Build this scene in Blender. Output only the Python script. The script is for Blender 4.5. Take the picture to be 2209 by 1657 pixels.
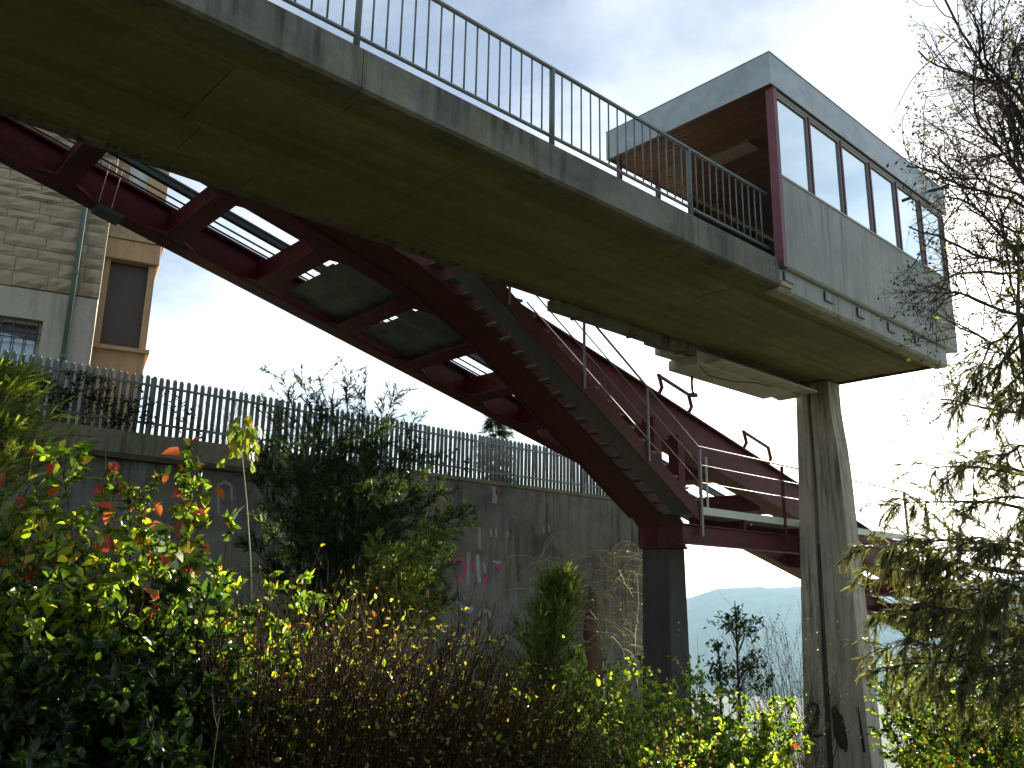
import bpy, bmesh, math, random
import numpy as np
from mathutils import Vector, Matrix

for o in list(bpy.data.objects):
    bpy.data.objects.remove(o, do_unlink=True)
SC = bpy.context.scene
COL = SC.collection
PI = math.pi

# ------------------------------------------------------------------ camera
# world frame: X runs along the footbridge, Y across it (away from the viewer), Z up; metres
FOC, TILT, ROLL, AZ = 1845.5, math.radians(13.93), math.radians(0.99), math.radians(47.73)
CAM = np.array([0.0, 0.0, 1.6])
fh = np.array([math.cos(AZ), math.sin(AZ), 0]); rh = np.array([math.sin(AZ), -math.cos(AZ), 0]); zz = np.array([0, 0, 1.0])
FWD = math.cos(TILT) * fh + math.sin(TILT) * zz
UP0 = -math.sin(TILT) * fh + math.cos(TILT) * zz
RGT = math.cos(ROLL) * rh + math.sin(ROLL) * UP0
UPV = math.cos(ROLL) * UP0 - math.sin(ROLL) * rh
cd = bpy.data.cameras.new('camera')
cam = bpy.data.objects.new('camera', cd); COL.objects.link(cam)
m = Matrix(((RGT[0], UPV[0], -FWD[0], CAM[0]), (RGT[1], UPV[1], -FWD[1], CAM[1]), (RGT[2], UPV[2], -FWD[2], CAM[2]), (0, 0, 0, 1)))
cam.matrix_world = m
cd.sensor_fit = 'HORIZONTAL'; cd.sensor_width = 36.0; cd.lens = 36.0 * FOC / 2209.0
cd.clip_start = 0.05; cd.clip_end = 20000
SC.camera = cam

# ------------------------------------------------------------------ sky, sun, exposure
SUN_EL, SUN_AZ = math.radians(17.0), math.radians(17.3)
SUN_DIR = Vector((math.cos(SUN_EL) * math.cos(SUN_AZ), math.cos(SUN_EL) * math.sin(SUN_AZ), math.sin(SUN_EL)))
HAZE_D = 1.0e-4
SKY_STRENGTH, SUN_STRENGTH, EXPOSURE = 0.05, 5.0, 1.75
wd = bpy.data.worlds.new('World'); SC.world = wd; wd.use_nodes = True
nt = wd.node_tree; nt.nodes.clear()
def N(t, typ, **kw):
    n = t.nodes.new(typ)
    for k, v in kw.items():
        if k.startswith('i_'):
            n.inputs[k[2:].replace('_', ' ')].default_value = v
        else:
            setattr(n, k, v)
    return n
def Lk(t, a, b): t.links.new(a, b)
def ramp(t, stops, fac=None, interp='LINEAR'):
    r = t.nodes.new('ShaderNodeValToRGB'); r.color_ramp.interpolation = interp
    e = r.color_ramp.elements
    while len(e) < len(stops): e.new(0.5)
    for k, (p, c) in enumerate(stops):
        e[k].position = p; e[k].color = (c[0], c[1], c[2], 1) if not isinstance(c, (int, float)) else (c, c, c, 1)
    if fac is not None: t.links.new(fac, r.inputs[0])
    return r
def mixc(t, fac, a, b, mode='MIX'):
    n = t.nodes.new('ShaderNodeMix'); n.data_type = 'RGBA'; n.blend_type = mode; n.clamp_factor = True
    for s, v in ((n.inputs[0], fac), (n.inputs[6], a), (n.inputs[7], b)):
        if hasattr(v, 'is_output'): t.links.new(v, s)
        elif isinstance(v, (int, float)): s.default_value = v
        else: s.default_value = (v[0], v[1], v[2], 1)
    return n.outputs[2]
def mth(t, op, a, b=None, c=None, clamp=False):
    n = t.nodes.new('ShaderNodeMath'); n.operation = op; n.use_clamp = clamp
    for i, v in enumerate((a, b, c)):
        if v is None: continue
        if hasattr(v, 'is_output'): t.links.new(v, n.inputs[i])
        else: n.inputs[i].default_value = v
    return n.outputs[0]

sky = N(nt, 'ShaderNodeTexSky', sky_type='NISHITA', sun_disc=False, sun_elevation=SUN_EL,
        sun_rotation=PI / 2 - SUN_AZ, altitude=500, air_density=1.0, dust_density=1.0, ozone_density=1.2)
geo = N(nt, 'ShaderNodeTexCoord')
sep = N(nt, 'ShaderNodeSeparateXYZ'); Lk(nt, geo.outputs['Generated'], sep.inputs[0])
den = mth(nt, 'ADD', mth(nt, 'MAXIMUM', sep.outputs[2], 0.0), 0.22)
cmb = N(nt, 'ShaderNodeCombineXYZ')
Lk(nt, mth(nt, 'DIVIDE', sep.outputs[0], den), cmb.inputs[0]); Lk(nt, mth(nt, 'DIVIDE', sep.outputs[1], den), cmb.inputs[1])
n1 = N(nt, 'ShaderNodeTexNoise', i_Scale=1.7, i_Detail=7.0, i_Roughness=0.58, i_Distortion=0.35); Lk(nt, cmb.outputs[0], n1.inputs['Vector'])
cl = ramp(nt, [(0.36, 0.12), (0.66, 0.9)], n1.outputs['Fac'])
hs = N(nt, 'ShaderNodeHueSaturation', i_Saturation=0.12, i_Value=1.25); Lk(nt, sky.outputs[0], hs.inputs['Color'])
cloudcol = mixc(nt, 1.0, hs.outputs[0], (3.0, 3.3, 3.4), 'ADD')
skycol = mixc(nt, cl.outputs[0], sky.outputs[0], cloudcol)
# a thin condensation trail crossing the sky
def skydir(px, py): d_ = RGT * ((px - 1104.5) / FOC) - UPV * ((py - 828.5) / FOC) + FWD; return d_ / np.linalg.norm(d_)
c1, c2 = skydir(300, 749), skydir(735, 747); cn = np.cross(c1, c2); cn /= np.linalg.norm(cn); cm = c1 + c2; cm /= np.linalg.norm(cm)
def vdot(vec):
    n = N(nt, 'ShaderNodeVectorMath', operation='DOT_PRODUCT'); Lk(nt, geo.outputs['Generated'], n.inputs[0]); n.inputs[1].default_value = vec; return n.outputs['Value']
off = mth(nt, 'ABSOLUTE', mth(nt, 'ADD', vdot(cn), mth(nt, 'MULTIPLY_ADD', n1.outputs['Fac'], .003, -.0015)))
line = ramp(nt, [(0.0, 1.0), (0.0016, 0.0)], off).outputs[0]
span = ramp(nt, [(0.965, 0.0), (0.995, 0.55)], vdot(cm)).outputs[0]
skycol = mixc(nt, mth(nt, 'MULTIPLY', line, span), skycol, (9, 9, 9))
bg = N(nt, 'ShaderNodeBackground', i_Strength=SKY_STRENGTH)
Lk(nt, skycol, bg.inputs[0])
wo = N(nt, 'ShaderNodeOutputWorld'); Lk(nt, bg.outputs[0], wo.inputs[0])

sl = bpy.data.lights.new('sun', 'SUN'); sl.energy = SUN_STRENGTH; sl.angle = math.radians(0.5); sl.color = (1.0, 0.93, 0.80)
so = bpy.data.objects.new('sun', sl); COL.objects.link(so)
so.rotation_euler = (-SUN_DIR).to_track_quat('-Z', 'Y').to_euler(); so.location = (60, 30, 40)
vs = SC.view_settings; vs.view_transform = 'Standard'; vs.look = 'None'; vs.exposure = EXPOSURE; vs.gamma = 1.0; vs.use_curve_mapping = False
SC.render.engine = 'CYCLES'
cy = SC.cycles; cy.use_denoising = True; cy.max_bounces = 7; cy.diffuse_bounces = 4; cy.glossy_bounces = 3
cy.transmission_bounces = 5; cy.transparent_max_bounces = 10; cy.volume_bounces = 1; cy.caustics_reflective = False; cy.caustics_refractive = False
cy.sample_clamp_indirect = 6.0

# ------------------------------------------------------------------ helpers
ORIG = {}
def AT(px, py, r):
    d = RGT * ((px - 1104.5) / FOC) - UPV * ((py - 828.5) / FOC) + FWD
    return CAM + d * (r / math.hypot(d[0], d[1]))
def AX(px, py, ax, val):
    d = RGT * ((px - 1104.5) / FOC) - UPV * ((py - 828.5) / FOC) + FWD
    return CAM + d * ((val - CAM[ax]) / d[ax])
def tag(o, label=None, cat=None, group=None, kind=None):
    if label: o['label'] = label
    if cat: o['category'] = cat
    if group: o['group'] = group
    if kind: o['kind'] = kind
    return o
def thing(name, label, cat, loc=(0, 0, 0), group=None):
    o = bpy.data.objects.new(name, None); COL.objects.link(o)
    o.empty_display_size = 0.3; o.location = loc; ORIG[o.name] = np.array(loc, float)
    return tag(o, label, cat, group)
def link(name, me, mat=None, parent=None, kind=None, label=None, loc=None):
    """link a mesh whose vertices are in world space (or local when loc is given) under its parent"""
    o = bpy.data.objects.new(name, me); COL.objects.link(o)
    if mat is not None and not me.materials: me.materials.append(mat)
    org = ORIG[parent.name] if parent is not None else np.zeros(3)
    if parent is not None: o.parent = parent
    if loc is None:
        o.location = tuple(-org); ORIG[o.name] = np.zeros(3)
    else:
        o.location = tuple(np.array(loc, float) - org); ORIG[o.name] = np.array(loc, float)
    return tag(o, label, None, None, kind)
class MB:
    def __init__(s): s.v = []; s.f = []
    def add(s, vs, fs):
        n = len(s.v); s.v += [tuple(map(float, v)) for v in vs]; s.f += [tuple(i + n for i in f) for f in fs]; return s
    def box(s, a, b):
        x0, y0, z0 = a; x1, y1, z1 = b
        return s.hexa([(x0, y0, z0), (x1, y0, z0), (x1, y1, z0), (x0, y1, z0), (x0, y0, z1), (x1, y0, z1), (x1, y1, z1), (x0, y1, z1)])
    def hexa(s, c):
        return s.add(c, [(0, 3, 2, 1), (4, 5, 6, 7), (0, 1, 5, 4), (1, 2, 6, 5), (2, 3, 7, 6), (3, 0, 4, 7)])
    def prism(s, poly, d):
        """polygon (list of 3d points) extruded by vector d"""
        n = len(poly); p = [np.array(q, float) for q in poly]; d = np.array(d, float)
        return s.add([*p, *[q + d for q in p]], [tuple(range(n))[::-1], tuple(range(n, 2 * n))] + [(i, (i + 1) % n, n + (i + 1) % n, n + i) for i in range(n)])
    def tube(s, pts, r, sides=8, cap=True):
        pts = [np.array(p, float) for p in pts]; n = len(pts)
        if not hasattr(r, '__len__'): r = [r] * n
        vs = []; prev = None
        for i, p in enumerate(pts):
            t = pts[min(i + 1, n - 1)] - pts[max(i - 1, 0)]; t = t / (np.linalg.norm(t) + 1e-9)
            a = prev - t * prev.dot(t) if prev is not None else np.cross(t, [0, 0, 1] if abs(t[2]) < .9 else [1, 0, 0])
            a = a / (np.linalg.norm(a) + 1e-9); prev = a; b = np.cross(t, a)
            for k in range(sides):
                w = 2 * PI * k / sides; vs.append(p + r[i] * (math.cos(w) * a + math.sin(w) * b))
        fs = [(i * sides + k, i * sides + (k + 1) % sides, (i + 1) * sides + (k + 1) % sides, (i + 1) * sides + k) for i in range(n - 1) for k in range(sides)]
        if cap: fs += [tuple(range(sides))[::-1], tuple((n - 1) * sides + k for k in range(sides))]
        return s.add(vs, fs)
    def bar(s, a, b, w, h, up=(0, 0, 1)):
        """rectangular bar from a to b, w wide sideways, h high"""
        a = np.array(a, float); b = np.array(b, float); t = (b - a) / np.linalg.norm(b - a)
        sd = np.cross(t, up); sd = sd / np.linalg.norm(sd); u = np.cross(sd, t)
        o = [-sd * w / 2 - u * h / 2, sd * w / 2 - u * h / 2, sd * w / 2 + u * h / 2, -sd * w / 2 + u * h / 2]
        return s.add([a + q for q in o] + [b + q for q in o], [(0, 1, 2, 3), (7, 6, 5, 4), (0, 4, 5, 1), (1, 5, 6, 2), (2, 6, 7, 3), (3, 7, 4, 0)])
    def mesh(s, name):
        me = bpy.data.meshes.new(name); me.from_pydata(s.v, [], s.f); me.update()
        bm = bmesh.new(); bm.from_mesh(me); bmesh.ops.recalc_face_normals(bm, faces=bm.faces); bm.to_mesh(me); bm.free()
        return me
    def build(s, name, mat, parent=None, kind=None, label=None, loc=None, smooth=False, bevel=0):
        me = s.mesh(name)
        if bevel:
            bm = bmesh.new(); bm.from_mesh(me)
            bmesh.ops.bevel(bm, geom=list(bm.edges), offset=bevel, segments=1, affect='EDGES'); bm.to_mesh(me); bm.free()
        if smooth: me.polygons.foreach_set('use_smooth', [True] * len(me.polygons))
        return link(name, me, mat, parent, kind, label, loc)
def structure(o): o['kind'] = 'structure'; return o
def npmesh(name, verts, faces, cols=None, smooth=False):
    verts = np.asarray(verts, np.float32).reshape(-1, 3); faces = np.asarray(faces, np.int32); k = faces.shape[1]
    me = bpy.data.meshes.new(name)
    me.vertices.add(len(verts)); me.vertices.foreach_set('co', verts.ravel())
    me.loops.add(faces.size); me.loops.foreach_set('vertex_index', faces.ravel())
    me.polygons.add(len(faces)); me.polygons.foreach_set('loop_start', np.arange(0, faces.size, k, dtype=np.int32))
    if cols is not None:
        a = me.attributes.new('col', 'FLOAT_COLOR', 'POINT'); c = np.ones((len(verts), 4), np.float32); c[:, :3] = cols; a.data.foreach_set('color', c.ravel())
    me.update(); me.validate()
    if smooth: me.polygons.foreach_set('use_smooth', [True] * len(me.polygons))
    return me

# ------------------------------------------------------------------ materials (all procedural)
def newmat(name):
    mt = bpy.data.materials.new(name); mt.use_nodes = True; t = mt.node_tree
    b = t.nodes['Principled BSDF']; return mt, t, b
def objco(t, scale=(1, 1, 1), rot=(0, 0, 0)):
    tc = t.nodes.new('ShaderNodeNewGeometry'); mp = t.nodes.new('ShaderNodeMapping'); mp.inputs['Scale'].default_value = scale; mp.inputs['Rotation'].default_value = rot
    t.links.new(tc.outputs['Position'], mp.inputs[0]); return mp.outputs[0]
def noise(t, vec, scale, detail=5, rough=0.6, dist=0.0):
    n = N(t, 'ShaderNodeTexNoise', i_Scale=scale, i_Detail=float(detail), i_Roughness=rough, i_Distortion=dist); t.links.new(vec, n.inputs['Vector']); return n.outputs['Fac']
def bump(t, b, h, strength=0.3, dist=0.02):
    n = N(t, 'ShaderNodeBump', i_Strength=strength, i_Distance=dist); t.links.new(h, n.inputs['Height']); t.links.new(n.outputs[0], b.inputs['Normal'])
def concrete(name, base, dark, streak=0.5, mottle=0.5, moss=None, mossamt=0.0, rough=0.85, rndpiece=0.0, streakscale=(9, 9, .7), boards=0.0):
    mt, t, b = newmat(name); co = objco(t)
    a = noise(t, co, 0.9, 6, 0.65, 0.4); f = noise(t, co, 14, 5, 0.7)
    c = mixc(t, ramp(t, [(0.35, 0.0), (0.7, mottle)], a).outputs[0], base, dark)
    c = mixc(t, ramp(t, [(0.3, 0.25), (0.7, 0.0)], f).outputs[0], c, [x * .55 for x in dark])
    if streak:
        s = noise(t, objco(t, streakscale), 1.0, 4, 0.6); pt = noise(t, co, 0.55, 3, 0.5)
        k = mth(t, 'MULTIPLY', ramp(t, [(0.47, 0.0), (0.64, 1.0)], s).outputs[0], ramp(t, [(0.34, 0.0), (0.58, streak)], pt).outputs[0])
        c = mixc(t, k, c, [x * .35 for x in dark])
    if moss is not None:
        k = ramp(t, [(0.45, 0.0), (0.7, mossamt)], noise(t, co, 1.6, 5, 0.65, 0.6)).outputs[0]; c = mixc(t, k, c, moss)
    if boards:      # marks of the formwork boards: tone differs from board to board, dark joint lines, rusty spots
        sp_ = t.nodes.new('ShaderNodeSeparateXYZ'); t.links.new(co, sp_.inputs[0])
        by = mth(t, 'MULTIPLY', sp_.outputs[1], 7.5); cb_ = t.nodes.new('ShaderNodeCombineXYZ'); bi = mth(t, 'FLOOR', by); t.links.new(bi, cb_.inputs[1])
        t.links.new(mth(t, 'FLOOR', mth(t, 'MULTIPLY_ADD', sp_.outputs[0], .42, mth(t, 'MULTIPLY', bi, .37))), cb_.inputs[0])
        wn_ = t.nodes.new('ShaderNodeTexWhiteNoise'); t.links.new(cb_.outputs[0], wn_.inputs[0])
        c = mixc(t, mth(t, 'MULTIPLY', wn_.outputs['Value'], boards), c, [x * .55 for x in dark])
        jl = ramp(t, [(0.0, 0.75), (0.06, 0.0)], mth(t, 'FRACT', by)).outputs[0]; c = mixc(t, mth(t, 'MULTIPLY', jl, ramp(t, [(.4, 0), (.6, 1)], noise(t, co, 1.1, 3)).outputs[0]), c, [x * .4 for x in dark])
        c = mixc(t, ramp(t, [(0.70, 0.0), (0.76, 0.7)], noise(t, objco(t, (2.2, 5, 5)), 1.3, 5, .7)).outputs[0], c, (.17, .11, .05))
    if rndpiece:
        oi = t.nodes.new('ShaderNodeObjectInfo'); k = mth(t, 'MULTIPLY', oi.outputs['Random'], rndpiece); c = mixc(t, k, c, dark)
    t.links.new(c, b.inputs['Base Color']); b.inputs['Roughness'].default_value = rough; b.inputs['Specular IOR Level'].default_value = 0.25
    bump(t, b, mth(t, 'ADD', f, mth(t, 'MULTIPLY', noise(t, co, 60, 3), 0.4)), 0.35, 0.012)
    return mt
def paint(name, col, dark, rough=0.45, amt=0.5, metallic=0.0, rust=None, spec=0.4):
    mt, t, b = newmat(name); co = objco(t)
    k = ramp(t, [(0.4, 0.0), (0.72, amt)], noise(t, co, 2.6, 6, 0.65, 0.3)).outputs[0]; c = mixc(t, k, col, dark)
    if rust is not None:
        c = mixc(t, ramp(t, [(0.62, 0.0), (0.72, 0.8)], noise(t, co, 6, 6, 0.7)).outputs[0], c, rust)
    t.links.new(c, b.inputs['Base Color']); b.inputs['Metallic'].default_value = metallic; b.inputs['Specular IOR Level'].default_value = spec
    rr = mth(t, 'MULTIPLY_ADD', noise(t, co, 9, 4), 0.25, rough - 0.1); t.links.new(rr, b.inputs['Roughness'])
    bump(t, b, noise(t, co, 35, 3), 0.08, 0.004); return mt
def leafmat(name, trans=0.5, rough=0.45, spec=0.35, tint=(1.25, 1.15, 0.5)):
    mt, t, b = newmat(name); at = N(t, 'ShaderNodeAttribute', attribute_name='col')
    t.links.new(at.outputs['Color'], b.inputs['Base Color']); b.inputs['Roughness'].default_value = rough; b.inputs['Specular IOR Level'].default_value = spec
    tr = t.nodes.new('ShaderNodeBsdfTranslucent'); t.links.new(mixc(t, 1.0, at.outputs['Color'], tint, 'MULTIPLY'), tr.inputs[0])
    mx = t.nodes.new('ShaderNodeMixShader'); mx.inputs[0].default_value = trans
    t.links.new(b.outputs[0], mx.inputs[1]); t.links.new(tr.outputs[0], mx.inputs[2]); t.links.new(mx.outputs[0], t.nodes['Material Output'].inputs[0]); return mt
def solidleaf(name, col, trans=0.55):
    mt, t, b = newmat(name)
    c = mixc(t, ramp(t, [(0.4, 0), (0.65, 0.7)], noise(t, objco(t), 22, 4)).outputs[0], col, [x * .6 for x in col])
    t.links.new(c, b.inputs['Base Color']); b.inputs['Roughness'].default_value = 0.4
    tr = t.nodes.new('ShaderNodeBsdfTranslucent'); t.links.new(c, tr.inputs[0])
    mx = t.nodes.new('ShaderNodeMixShader'); mx.inputs[0].default_value = trans
    t.links.new(b.outputs[0], mx.inputs[1]); t.links.new(tr.outputs[0], mx.inputs[2]); t.links.new(mx.outputs[0], t.nodes['Material Output'].inputs[0]); return mt

M = {}
M['fascia'] = concrete('weathered_kerb_concrete', (.20, .205, .195), (.06, .062, .058), 1.0, 0.95, (.20, .19, .09), 0.35)
M['soffit'] = concrete('soffit_concrete', (.28, .275, .175), (.14, .14, .08), 0.35, 0.8, (.17, .19, .07), 0.6, rndpiece=0.4, streakscale=(.5, 7, 7), boards=0.42)
M['booth_wall'] = concrete('booth_wall_render', (.36, .395, .395), (.24, .265, .26), 0.5, 0.6)
M['pillar'] = concrete('pillar_concrete', (.45, .42, .35), (.25, .235, .195), 0.9, 0.7, (.18, .19, .08), 0.3)
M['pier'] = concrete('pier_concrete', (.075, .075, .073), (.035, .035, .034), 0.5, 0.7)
M['wall'] = concrete('retaining_wall_concrete', (.22, .22, .22), (.065, .067, .068), 0.7, 1.0, (.17, .18, .07), 0.4, streakscale=(5, 5, .5))
M['coping'] = concrete('coping_concrete', (.26, .24, .20), (.12, .11, .09), 0.6, 0.7, (.10, .13, .03), 0.8)
M['plaster'] = concrete('plaster', (.46, .445, .39), (.35, .335, .29), 0.35, 0.5)
M['stone'] = concrete('ashlar_stone', (.44, .38, .26), (.30, .26, .18), 0.3, 0.9, rndpiece=0.6)
M['mortar'] = concrete('mortar', (.38, .33, .235), (.28, .245, .18), 0, 0.6)
M['stucco'] = concrete('tan_stucco', (.55, .36, .20), (.40, .26, .15), 0.3, 0.4)
M['roughtan'] = concrete('rough_tan_stone', (.50, .38, .22), (.34, .25, .14), 0.3, 0.8)
M['red'] = paint('dark_red_steel', (.078, .005, .010), (.026, .003, .005), 0.55, 1.0, rust=(.085, .03, .016), spec=0.2)
M['brownred'] = paint('brown_red_steel', (.075, .02, .013), (.04, .012, .008), 0.6, 0.8, rust=(.07, .025, .015), spec=0.2)
M['postred'] = paint('raspberry_steel', (.14, .036, .056), (.09, .026, .038), 0.45, 0.6)
M['rail'] = paint('grey_blue_railing', (.12, .15, .155), (.07, .09, .095), 0.45, 0.5, 0.2)
M['thinrail'] = paint('grey_handrail', (.20, .18, .17), (.12, .10, .10), 0.45, 0.5, 0.3)
M['darksteel'] = paint('dark_green_steel', (.035, .055, .052), (.02, .03, .03), 0.4, 0.6, 0.2)
M['plate'] = paint('grey_green_plate', (.11, .14, .13), (.03, .045, .042), 0.45, 1.0, 0.3)
M['tread'] = paint('grey_tread_grating', (.10, .10, .095), (.06, .06, .06), 0.6, 0.7)
M['toe'] = paint('pale_grey_board', (.50, .53, .50), (.36, .38, .36), 0.5, 0.6)
M['roofmetal'] = paint('grey_roof_metal', (.30, .345, .37), (.18, .22, .235), 0.38, 0.8, 0.45)
M['frame'] = paint('grey_window_frame', (.25, .26, .26), (.17, .17, .17), 0.4, 0.4)
M['svc'] = paint('pale_service_box', (.42, .42, .39), (.28, .28, .25), 0.55, 0.7)
M['fence'] = paint('green_fence_steel', (.15, .185, .185), (.08, .11, .11), 0.5, 0.6)
M['pipe'] = paint('green_drainpipe', (.075, .13, .11), (.05, .085, .075), 0.45, 0.5)
M['shutter'] = paint('brown_shutter', (.105, .085, .075), (.075, .06, .052), 0.6, 0.5)
M['cable'] = paint('black_cable', (.015, .015, .015), (.01, .01, .01), 0.5, 0.3)
M['lamp'] = paint('ceiling_lamp_cover', (.48, .42, .30), (.40, .34, .25), 0.4, 0.3)
M['blackpaint'] = paint('black_spray', (.012, .013, .013), (.02, .02, .02), 0.6, 0.5)
M['yellowpaint'] = paint('yellow_spray', (.30, .33, .03), (.2, .22, .03), 0.6, 0.5)
M['magenta'] = paint('magenta_spray', (.45, .06, .18), (.22, .06, .12), 0.6, 0.5)
M['bluespray'] = paint('blue_spray', (.26, .36, .44), (.16, .2, .25), 0.6, 0.5)
M['greyspray'] = paint('lilac_grey_spray', (.28, .24, .30), (.18, .16, .2), 0.6, 0.5)
M['whitespray'] = paint('white_stain', (.30, .295, .27), (.2, .2, .18), 0.8, 0.7)
M['bark'] = paint('bark', (.055, .045, .037), (.03, .025, .02), 0.85, 0.8)
M['twig'] = paint('brown_twig', (.045, .028, .014), (.02, .013, .008), 0.95, 0.8, spec=0.05)
M['palestem'] = paint('pale_stem', (.40, .34, .16), (.26, .23, .10), 0.7, 0.6)
M['rusttrunk'] = paint('rusty_trunk', (.11, .062, .036), (.05, .04, .03), 0.9, 0.9)
M['leaf'] = leafmat('broad_leaf', 0.7, 0.3, 0.7, (1.75, 1.65, 0.5))
M['matleaf'] = leafmat('matt_leaf', 0.6, 0.55, 0.25)
M['needle'] = leafmat('needle', 0.55, 0.45, 0.4, (1.8, 1.65, 0.7))
for nm, c in dict(orange=(.55, .14, .03), redorange=(.50, .07, .03), yellow=(.50, .40, .03), lime=(.26, .36, .03), paleleaf=(.30, .36, .22)).items():
    M['leaf_' + nm] = solidleaf('leaf_' + nm, c)
mt, t, b = newmat('wood_plank'); oi = t.nodes.new('ShaderNodeObjectInfo')
g = noise(t, objco(t, (14, 1.2, 14)), 2.0, 6, 0.7, 0.8)
c = mixc(t, ramp(t, [(0.3, 0), (0.75, 1)], g).outputs[0], (.38, .21, .115), (.20, .105, .06)); c = mixc(t, mth(t, 'MULTIPLY', oi.outputs['Random'], 0.55), c, (.13, .065, .038))
t.links.new(c, b.inputs['Base Color']); b.inputs['Roughness'].default_value = 0.5; bump(t, b, g, 0.2, 0.004); M['plank'] = mt
def glass(name, tint, refl, base):
    mt, t, b = newmat(name)
    fr = N(t, 'ShaderNodeFresnel', i_IOR=1.5); k = mth(t, 'MULTIPLY_ADD', fr.outputs[0], refl, base, True)
    tr = t.nodes.new('ShaderNodeBsdfTransparent'); tr.inputs[0].default_value = (*tint, 1)
    gl = t.nodes.new('ShaderNodeBsdfGlossy'); gl.inputs['Roughness'].default_value = 0.015; gl.inputs[0].default_value = (.84, .95, 1, 1)
    mx = t.nodes.new('ShaderNodeMixShader'); t.links.new(k, mx.inputs[0]); t.links.new(tr.outputs[0], mx.inputs[1]); t.links.new(gl.outputs[0], mx.inputs[2])
    t.links.new(mx.outputs[0], t.nodes['Material Output'].inputs[0]); return mt
M['glass'] = glass('window_glass', (.62, .70, .74), 1.5, 0.6)
M['houseglass'] = glass('house_window_glass', (.85, .9, .95), 1.0, 0.05)
mt, t, b = newmat('soil'); co = objco(t)
c = mixc(t, ramp(t, [(0.35, 0), (0.65, 1)], noise(t, co, 1.3, 6, 0.7)).outputs[0], (.11, .08, .05), (.09, .11, .035))
c = mixc(t, ramp(t, [(0.55, 0), (0.66, 0.7)], noise(t, co, 16, 4, 0.7)).outputs[0], c, (.26, .17, .08))
t.links.new(c, b.inputs['Base Color']); b.inputs['Roughness'].default_value = 0.95; b.inputs['Specular IOR Level'].default_value = 0.05; bump(t, b, noise(t, co, 11, 6, 0.7), 0.8, 0.06); M['soil'] = mt
mt, t, b = newmat('forest_hill'); co = objco(t)
c = mixc(t, ramp(t, [(0.35, 0), (0.65, 1)], noise(t, co, 0.012, 8, 0.7)).outputs[0], (.035, .05, .025), (.07, .075, .035))
t.links.new(c, b.inputs['Base Color']); b.inputs['Roughness'].default_value = 1.0; b.inputs['Specular IOR Level'].default_value = 0.0; M['hill'] = mt
mt, t, b = newmat('terrace_turf'); co = objco(t)
c = mixc(t, noise(t, co, 3, 6), (.07, .09, .03), (.12, .11, .06)); t.links.new(c, b.inputs['Base Color']); b.inputs['Roughness'].default_value = 0.95; M['turf'] = mt
M['skyreflect'] = paint('painted_sky_reflection', (.42, .52, .68), (.30, .38, .52), 0.8, 0.5)  # pale blue colour standing in for sky reflected in the house window
M['moss'] = concrete('mossy_ledge', (.10, .09, .06), (.04, .04, .025), 0.5, 0.9, (.05, .07, .015), 0.9)
# ------------------------------------------------------------------ terrain
def ground_z(x, y):
    x = np.asarray(x, float); y = np.asarray(y, float)
    z = -0.115 * np.clip(x, 0, 24) - 0.34 * np.clip(x - 24, 0, 430) + 0.02 * np.clip(-x, 0, 60)
    z = z + 0.10 * np.sin(x * 0.9 + 1.3 * np.sin(y * .5)) * np.sin(y * 0.8 + .4) + 0.05 * np.sin(2.3 * x + 1.7 * y)
    z = z + 0.25 * np.exp(-((x - 3.6) ** 2 + (y - 9.5) ** 2) / 6.0)
    return z
def gz(x, y): return float(ground_z(x, y))
def axis():
    a = list(np.arange(-30, 30.01, 0.6)); s = 0.8
    while a[-1] < 4600: a.append(a[-1] + s); s *= 1.17
    s = 0.8
    while a[0] > -4600: a.insert(0, a[0] - s); s *= 1.17
    return np.array(a)
gx = axis(); gy = axis(); XX, YY = np.meshgrid(gx, gy, indexing='ij'); ZZ = ground_z(XX, YY)
n_, m_ = XX.shape; idx = np.arange(n_ * m_).reshape(n_, m_)
fc = np.stack([idx[:-1, :-1], idx[1:, :-1], idx[1:, 1:], idx[:-1, 1:]], -1).reshape(-1, 4)
gnd = link('ground', npmesh('ground', np.stack([XX, YY, ZZ], -1), fc, smooth=True), M['soil']); structure(gnd); tag(gnd, 'dark soil and leaf litter of the planted slope below the bridge', 'ground')
# far wooded ridge across the valley
azs = np.radians(np.linspace(-20, 75, 240)); prof = np.interp(np.degrees(azs), [-20, 0, 12, 18, 24, 29, 33, 34.6, 35.6, 36.3, 37.2, 42, 55, 75], [1.6, 1.9, 1.7, 1.5, 1.15, .86, .80, .66, .25, .02, -.3, -.7, -.6, -.2])
rng = np.random.default_rng(5); R0 = np.array([1500, 1750, 2050, 2350, 2600, 2800, 3000, 3150, 3400, 3800.])
rows = []
for k, r in enumerate(R0):
    s = min(1.0, max(0.0, (r - 1500) / 1500)); s = s * s * (3 - 2 * s)
    ht = 3000 * np.tan(np.radians(prof)) + 1.6
    wob = sum(rng.uniform(.3, 1) * np.sin(azs * f + rng.uniform(0, 6)) for f in (30, 55, 95, 170, 300, 520))
    z = -150 + (ht + 150) * (s if r <= 3000 else max(0, 1 - (r - 3000) / 500)) + wob * (1.3 if r >= 2900 else 1.5 * (0.2 + s))
    rows.append(np.stack([r * np.cos(azs), r * np.sin(azs), z], -1))
V = np.array(rows); i2 = np.arange(V.shape[0] * V.shape[1]).reshape(V.shape[:2])
fc = np.stack([i2[:-1, :-1], i2[1:, :-1], i2[1:, 1:], i2[:-1, 1:]], -1).reshape(-1, 4)
hill = link('hills', npmesh('hills', V, fc, smooth=True), M['hill']); structure(hill); tag(hill, 'pale blue hazy ridge far across the valley', 'hill')
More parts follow.
